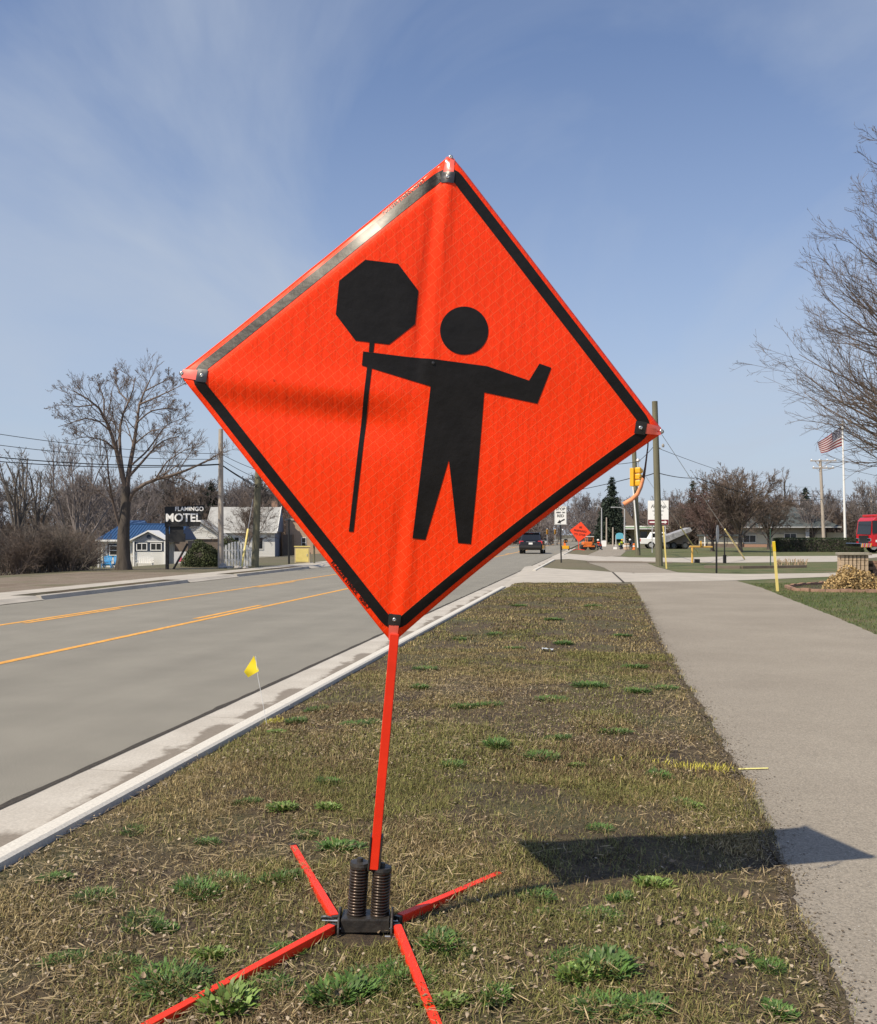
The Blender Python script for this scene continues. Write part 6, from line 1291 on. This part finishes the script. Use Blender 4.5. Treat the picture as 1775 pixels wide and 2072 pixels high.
for s_ in (-1, 1):
    part('side_window', MB().add([(s_ * .885, .55, 1.12), (s_ * .885, 2.7, 1.12), (s_ * .735, 2.4, 1.62), (s_ * .735, .72, 1.62)], [(0, 1, 2, 3)]), 'glass_dark', car)
    part('tail_light', MB().box((s_ * .76, .045, .94), (.36, .08, .22)), 'lamp_red', car, .02); part('mirror', MB().box((s_ * 1.05, 2.75, 1.12), (.22, .1, .16)), 'car_blue', car, .02)
    part('roof_rail', MB().bar((s_ * .62, .6, 1.76), (s_ * .62, 2.4, 1.76), .04), 'rubber', car)
    for y_ in (.95, 3.9): wheel(car, (s_ * .84, y_, .34), .36, .24)
part('brake_light', MB().box((0, .36, 1.69), (.36, .05, .05)), 'lamp_red', car); part('number_plate', MB().box((0, -.02, .84), (.31, .03, .15)), 'sign_white', car); part('trim_bar', MB().box((0, .01, .98), (.75, .05, .035)), 'chrome', car); part('bumper', MB().box((0, -.03, .56), (1.74, .16, .2)), 'rubber', car, .04); part('spoiler', MB().box((0, .40, 1.70), (1.34, .3, .04)), 'car_blue', car, .01)
# fire truck
YT = 80.0; B = Vector(((1748 - CX) * YT / F, YT, 0)); tk = thing('fire_truck', B, 'red fire truck with white stripe and amber bumper lights facing the hedge', 'fire truck', rz=.10)
part('cab', loft([[(.0, -1.2, .55), (.0, 1.2, .55), (.0, 1.2, 1.55), (.12, 1.15, 2.62), (.12, -1.15, 2.62), (.0, -1.2, 1.55)], [(.3, -1.25, .5), (.3, 1.25, .5), (.3, 1.25, 1.6), (.35, 1.2, 2.86), (.35, -1.2, 2.86), (.3, -1.25, 1.6)], [(3.2, -1.25, .5), (3.2, 1.25, .5), (3.2, 1.25, 1.6), (3.2, 1.22, 2.90), (3.2, -1.22, 2.90), (3.2, -1.25, 1.6)]]), 'fire_red', tk, .04)
part('windshield', MB().add([(-.012, -1.05, 1.5), (-.012, 1.05, 1.5), (.10, 1.0, 2.55), (.10, -1.0, 2.55)], [(0, 1, 2, 3)]), 'glass_dark', tk)
for x0, x1 in ((.02, .92), (1.35, 2.05)): part('side_window', MB().box(((x0 + x1) / 2, -1.262, 2.08), (x1 - x0, .05, 1.02)), 'glass_dark', tk)
part('front_door', MB().box((1.05, -1.262, 1.55), (.03, .03, 2.0)), 'chrome', tk); part('white_stripe', MB().box((1.75, -1.27, .96), (2.9, .03, .18)), 'sign_white', tk)
bp = part('bumper', MB().box((-.45, 0, .62), (.9, 2.4, .34)), 'chrome', tk, .03); part('grille', MB().box((-.02, 0, 1.0), (.06, 1.4, .8)), 'sign_black', tk)
for i in range(5): part('chevron', MB().prism([(-.86 + i * .18, -1.215, .46), (-.78 + i * .18, -1.215, .46), (-.70 + i * .18, -1.215, .78), (-.78 + i * .18, -1.215, .78)], (0, .02, 0)), 'lamp_amber' if i % 2 == 0 else 'lamp_red', bp)
for y_ in (-.9, .9): part('headlight', MB().box((-.03, y_, 1.05), (.1, .5, .26)), 'chrome', tk, .03)
part('light_bar', MB().box((.6, 0, 3.0), (.4, 1.9, .18)), 'lamp_red', tk, .03); part('roof_hatch', MB().box((2.1, 0, 3.0), (1.2, 1.6, .16)), 'fire_red', tk, .03)
part('pump_body', MB().box((6.4, 0, 1.75), (6.2, 2.5, 2.3)), 'fire_red', tk, .04)
for x0 in (4.2, 5.6, 7.8): part('locker_door', MB().box((x0 + .5, -1.26, 1.6), (1.1, .03, 1.5)), 'galv', tk)
part('running_board', MB().box((1.6, -1.2, .44), (1.6, .3, .08)), 'chrome', tk)
for x_ in (1.35, 7.2):
    for y_ in (-1.05, 1.05): wheel(tk, (x_, y_, .53), .53, .34, (0, 1, 0), 'chrome')
# white pickup
YP = 103.0; B = at(1313, YP); pk_ = thing('white_pickup', B, 'white pickup truck half hidden behind the tall wooden pole', 'pickup truck', rz=-.05)
part('body', MB().box((1.3, 0, .78), (4.6, 1.8, .62)), 'sign_white', pk_, .06); part('cab', loft([[(-.1, -.85, 1.05), (-.1, .85, 1.05), (.25, .7, 1.72), (.25, -.7, 1.72)], [(1.9, -.85, 1.05), (1.9, .85, 1.05), (1.6, .7, 1.72), (1.6, -.7, 1.72)]]), 'sign_white', pk_, .04)
part('side_window', MB().box((.85, -.80, 1.38), (1.2, .06, .42)), 'glass_dark', pk_)
for x_ in (.1, 2.8):
    for y_ in (-.8, .8): wheel(pk_, (x_, y_, .38), .38, .24, (0, 1, 0))
part('tail_light', MB().box((-1.0, -.85, .9), (.06, .1, .3)), 'lamp_red', pk_); part('bumper', MB().box((-1.05, 0, .55), (.15, 1.7, .18)), 'chrome', pk_)
# brown trailer with a tilted pale bed
mat('bed_grey', (0.30, 0.30, 0.31), .6, .35, 2.5); YQ = 100.0; B = at(1366, YQ); k_ = YQ / F; o = thing('dump_trailer', B, 'brown trailer with a tilted white bed parked beside the round red tree', 'trailer'); x = lambda p: (p - 1366) * k_; z = lambda y: CAMH - (y - HZ) * k_
part('box_body', MB().box((x(1371), .8, (z(1083) + z(1101)) / 2), (46 * k_, 2.0, 18 * k_)), 'shade_brown', o, .02); part('chassis', MB().box((x(1370), .8, z(1103)), (52 * k_, 1.6, .18)), 'sign_black', o)
bed_ = part('tilted_bed', MB().prism([(x(1340), -.6, z(1086)), (x(1346), -.6, z(1098)), (x(1398), -.6, z(1074.5)), (x(1394), -.6, z(1067.5))], (0, 2.2, 0)), 'bed_grey', o, .02)
for i in range(6): f = i / 5; part('bed_rib', MB().bar((x(1346 + 50 * f), -.62, z(1097 - 22.5 * f)), (x(1341 + 52 * f), -.62, z(1087 - 18.5 * f)), .05), 'galv', bed_)
for px_ in (1351, 1362, 1386):
    for y_ in (-.1, 1.7): wheel(o, (x(px_), y_, .36), .36, .26, (0, 1, 0), 'grey_plastic')
# compact orange roller with canopy
YR = 95.0; B = at(1190, YR); k_ = YR / F; o = thing('orange_roller', B, 'compact orange construction roller with a canopy at the road works', 'roller', rz=.1)
mat('machine_orange', (0.80, 0.20, 0.04), .5); part('hood', MB().box((-.1, 0, .55), (.9, .8, .45)), 'machine_orange', o, .05); part('canopy', MB().box((.12, 0, 1.28), (.75, .8, .06)), 'sign_white', o)
for x_ in (-.15, .42):
    for y_ in (-.34, .34): part('canopy_post', MB().box((x_, y_, 1.0), (.05, .05, .55)), 'machine_orange', o)
for x_ in (-.42, .42): part('drum', MB().lathe((x_, 0, .27), [(.27, -.4), (.27, .4)], 18, (0, 1, 0)), 'sign_black', o)
part('seat', MB().box((.2, 0, .82), (.3, .4, .2)), 'sign_black', o); part('frame', MB().box((0, 0, .34), (1.15, .86, .14)), 'machine_orange', o, .02)
# portable traffic signal trailer
YG = 92.0; B = at(1144, YG); k_ = YG / F; o = thing('portable_signal', B, 'portable traffic signal with black head on a yellow-orange base at the kerb', 'traffic light'); part('base', MB().box((0, 0, .28), (.6, .9, .3)), 'signal_yellow', o, .03); part('mast', MB().box((-.05, 0, .62), (.18, .16, .5)), 'machine_orange', o)
part('backplate', MB().lathe((.03, -.05, .88), [(.20, 0), (.20, .05)], 18, (0, -1, 0)), 'sign_black', o); 
for x_ in (-.06, .13): part('lens', MB().lathe((x_, -.105, .86), [(.045, 0), (.03, .02)], 10, (0, -1, 0)), 'lamp_amber', o)
for s_ in (-1, 1): wheel(o, (s_ * .34, .1, .2), .2, .12)
# small diamond sign seen from the back
B = at(1102, 100); o = facing(thing('diamond_sign', B, 'small pale diamond sign back right of the dark SUV', 'road sign')); part('post', MB().box((0, .02, .5), (.05, .04, 1.0)), 'galv', o); part('plate', MB().prism([(-.26, 0, .72), (0, 0, .46), (.26, 0, .72), (0, 0, .98)], (0, .01, 0)), 'galv', o)
# workers crouching at the works: one skinned body each
def worker(loc, vest, rz, label, flip=1):
    root = thing('person', loc, label, 'person', rz=rz)
    J = {'pel': (0, .10, .34), 'bel': (0, .02, .47), 'che': (0, -.12, .66), 'nek': (0, -.19, .77), 'hed': (0, -.23, .86), 'top': (0, -.24, .97),
         'hL': (-.10, .08, .33), 'kL': (-.16, -.26, .42), 'aL': (-.14, -.06, .09), 'fL': (-.15, -.22, .04), 'hR': (.10, .08, .33), 'kR': (.17, -.16, .14), 'aR': (.14, .20, .08), 'fR': (.14, .10, .03),
         'sL': (-.18, -.12, .70), 'eL': (-.24, -.30, .52), 'wL': (-.14, -.44, .38), 'gL': (-.11, -.50, .33), 'sR': (.18, -.12, .70), 'eR': (.25, -.28, .50), 'wR': (.13, -.44, .34), 'gR': (.10, -.50, .28)}
    R_ = {'pel': .15, 'bel': .14, 'che': .16, 'nek': .055, 'hed': .085, 'top': .06, 'hL': .10, 'hR': .10, 'kL': .07, 'kR': .07, 'aL': .05, 'aR': .05, 'fL': .04, 'fR': .04, 'sL': .075, 'sR': .075, 'eL': .05, 'eR': .05, 'wL': .035, 'wR': .035, 'gL': .035, 'gR': .035}
    E = [('pel', 'bel'), ('bel', 'che'), ('che', 'nek'), ('nek', 'hed'), ('hed', 'top'), ('pel', 'hL'), ('hL', 'kL'), ('kL', 'aL'), ('aL', 'fL'), ('pel', 'hR'), ('hR', 'kR'), ('kR', 'aR'), ('aR', 'fR'), ('che', 'sL'), ('sL', 'eL'), ('eL', 'wL'), ('wL', 'gL'), ('che', 'sR'), ('sR', 'eR'), ('eR', 'wR'), ('wR', 'gR')]
    ks = list(J); me = bpy.data.meshes.new('body'); me.from_pydata([J[k] for k in ks], [(ks.index(a), ks.index(b_)) for a, b_ in E], []); me.materials.append(MATS['trim_navy'])
    o = npobj("body", me, root)
    sm = o.modifiers.new('skin', 'SKIN')
    for k, sv in zip(ks, me.skin_vertices[0].data): sv.radius = (R_[k], R_[k]); sv.use_root = (k == 'pel')
    o.modifiers.new('sub', 'SUBSURF').levels = 1; o.modifiers['sub'].render_levels = 2
    vs = [(.20, .03, .40), (.205, -.02, .55), (.225, -.13, .70), (.12, -.18, .77)]; b = MB(); n = 14
    vv = [(w * math.cos(2 * math.pi * j / n), y + .82 * w * math.sin(2 * math.pi * j / n), z) for w, y, z in vs for j in range(n)]
    b.add(vv, [(i * n + j, i * n + (j + 1) % n, (i + 1) * n + (j + 1) % n, (i + 1) * n + j) for i in range(3) for j in range(n)]); part('vest', b, vest, root)
    part('hard_hat', MB().lathe((0, -.245, .93), [(.13, -.01), (.115, .01), (.105, .06), (.06, .10), (.01, .115)], 14), 'sign_white' if vest != 'vest_yellow' else 'signal_yellow', root); mat('skin', (.45, .27, .19), .6)
    part('face', MB().lathe((0, -.30, .865), [(.02, -.07), (.06, -.04), (.068, 0), (.06, .04), (.03, .06)], 10), 'skin', root)
mat('vest_orange', (0.92, 0.10, 0.03), .7); mat('vest_yellow', (0.70, 0.78, 0.03), .7)
worker(at(1214, 94), 'vest_orange', -.9, 'worker in an orange vest crouching beside the roller'); worker(at(1256, 97), 'vest_yellow', .5, 'worker in a yellow vest crouching near the path'); worker(at(1277, 99), 'sign_black', -.6, 'worker in dark clothing crouching by the wooden pole')
# tan and orange barrels by the workers
for px_, Yq, m_, lab in ((1266, 96, 'tan_brick', 'pale tan barrel next to the worker in the yellow vest'), (1271, 97, 'stone_block', 'light brown barrel between the two crouching workers at the pole'), (1284, 95, 'machine_orange', 'orange barrel at the foot of the wooden signal pole')):
    o = thing('work_barrel', at(px_, Yq), lab, 'barrel'); part('drum', MB().lathe((0, 0, 0), [(.22, 0), (.22, .08), (.17, .1), (.16, .58), (.12, .62)], 14), m_, o); part('band', MB().lathe((0, 0, .36), [(.172, -.05), (.17, .05)], 14), 'sign_white', o)
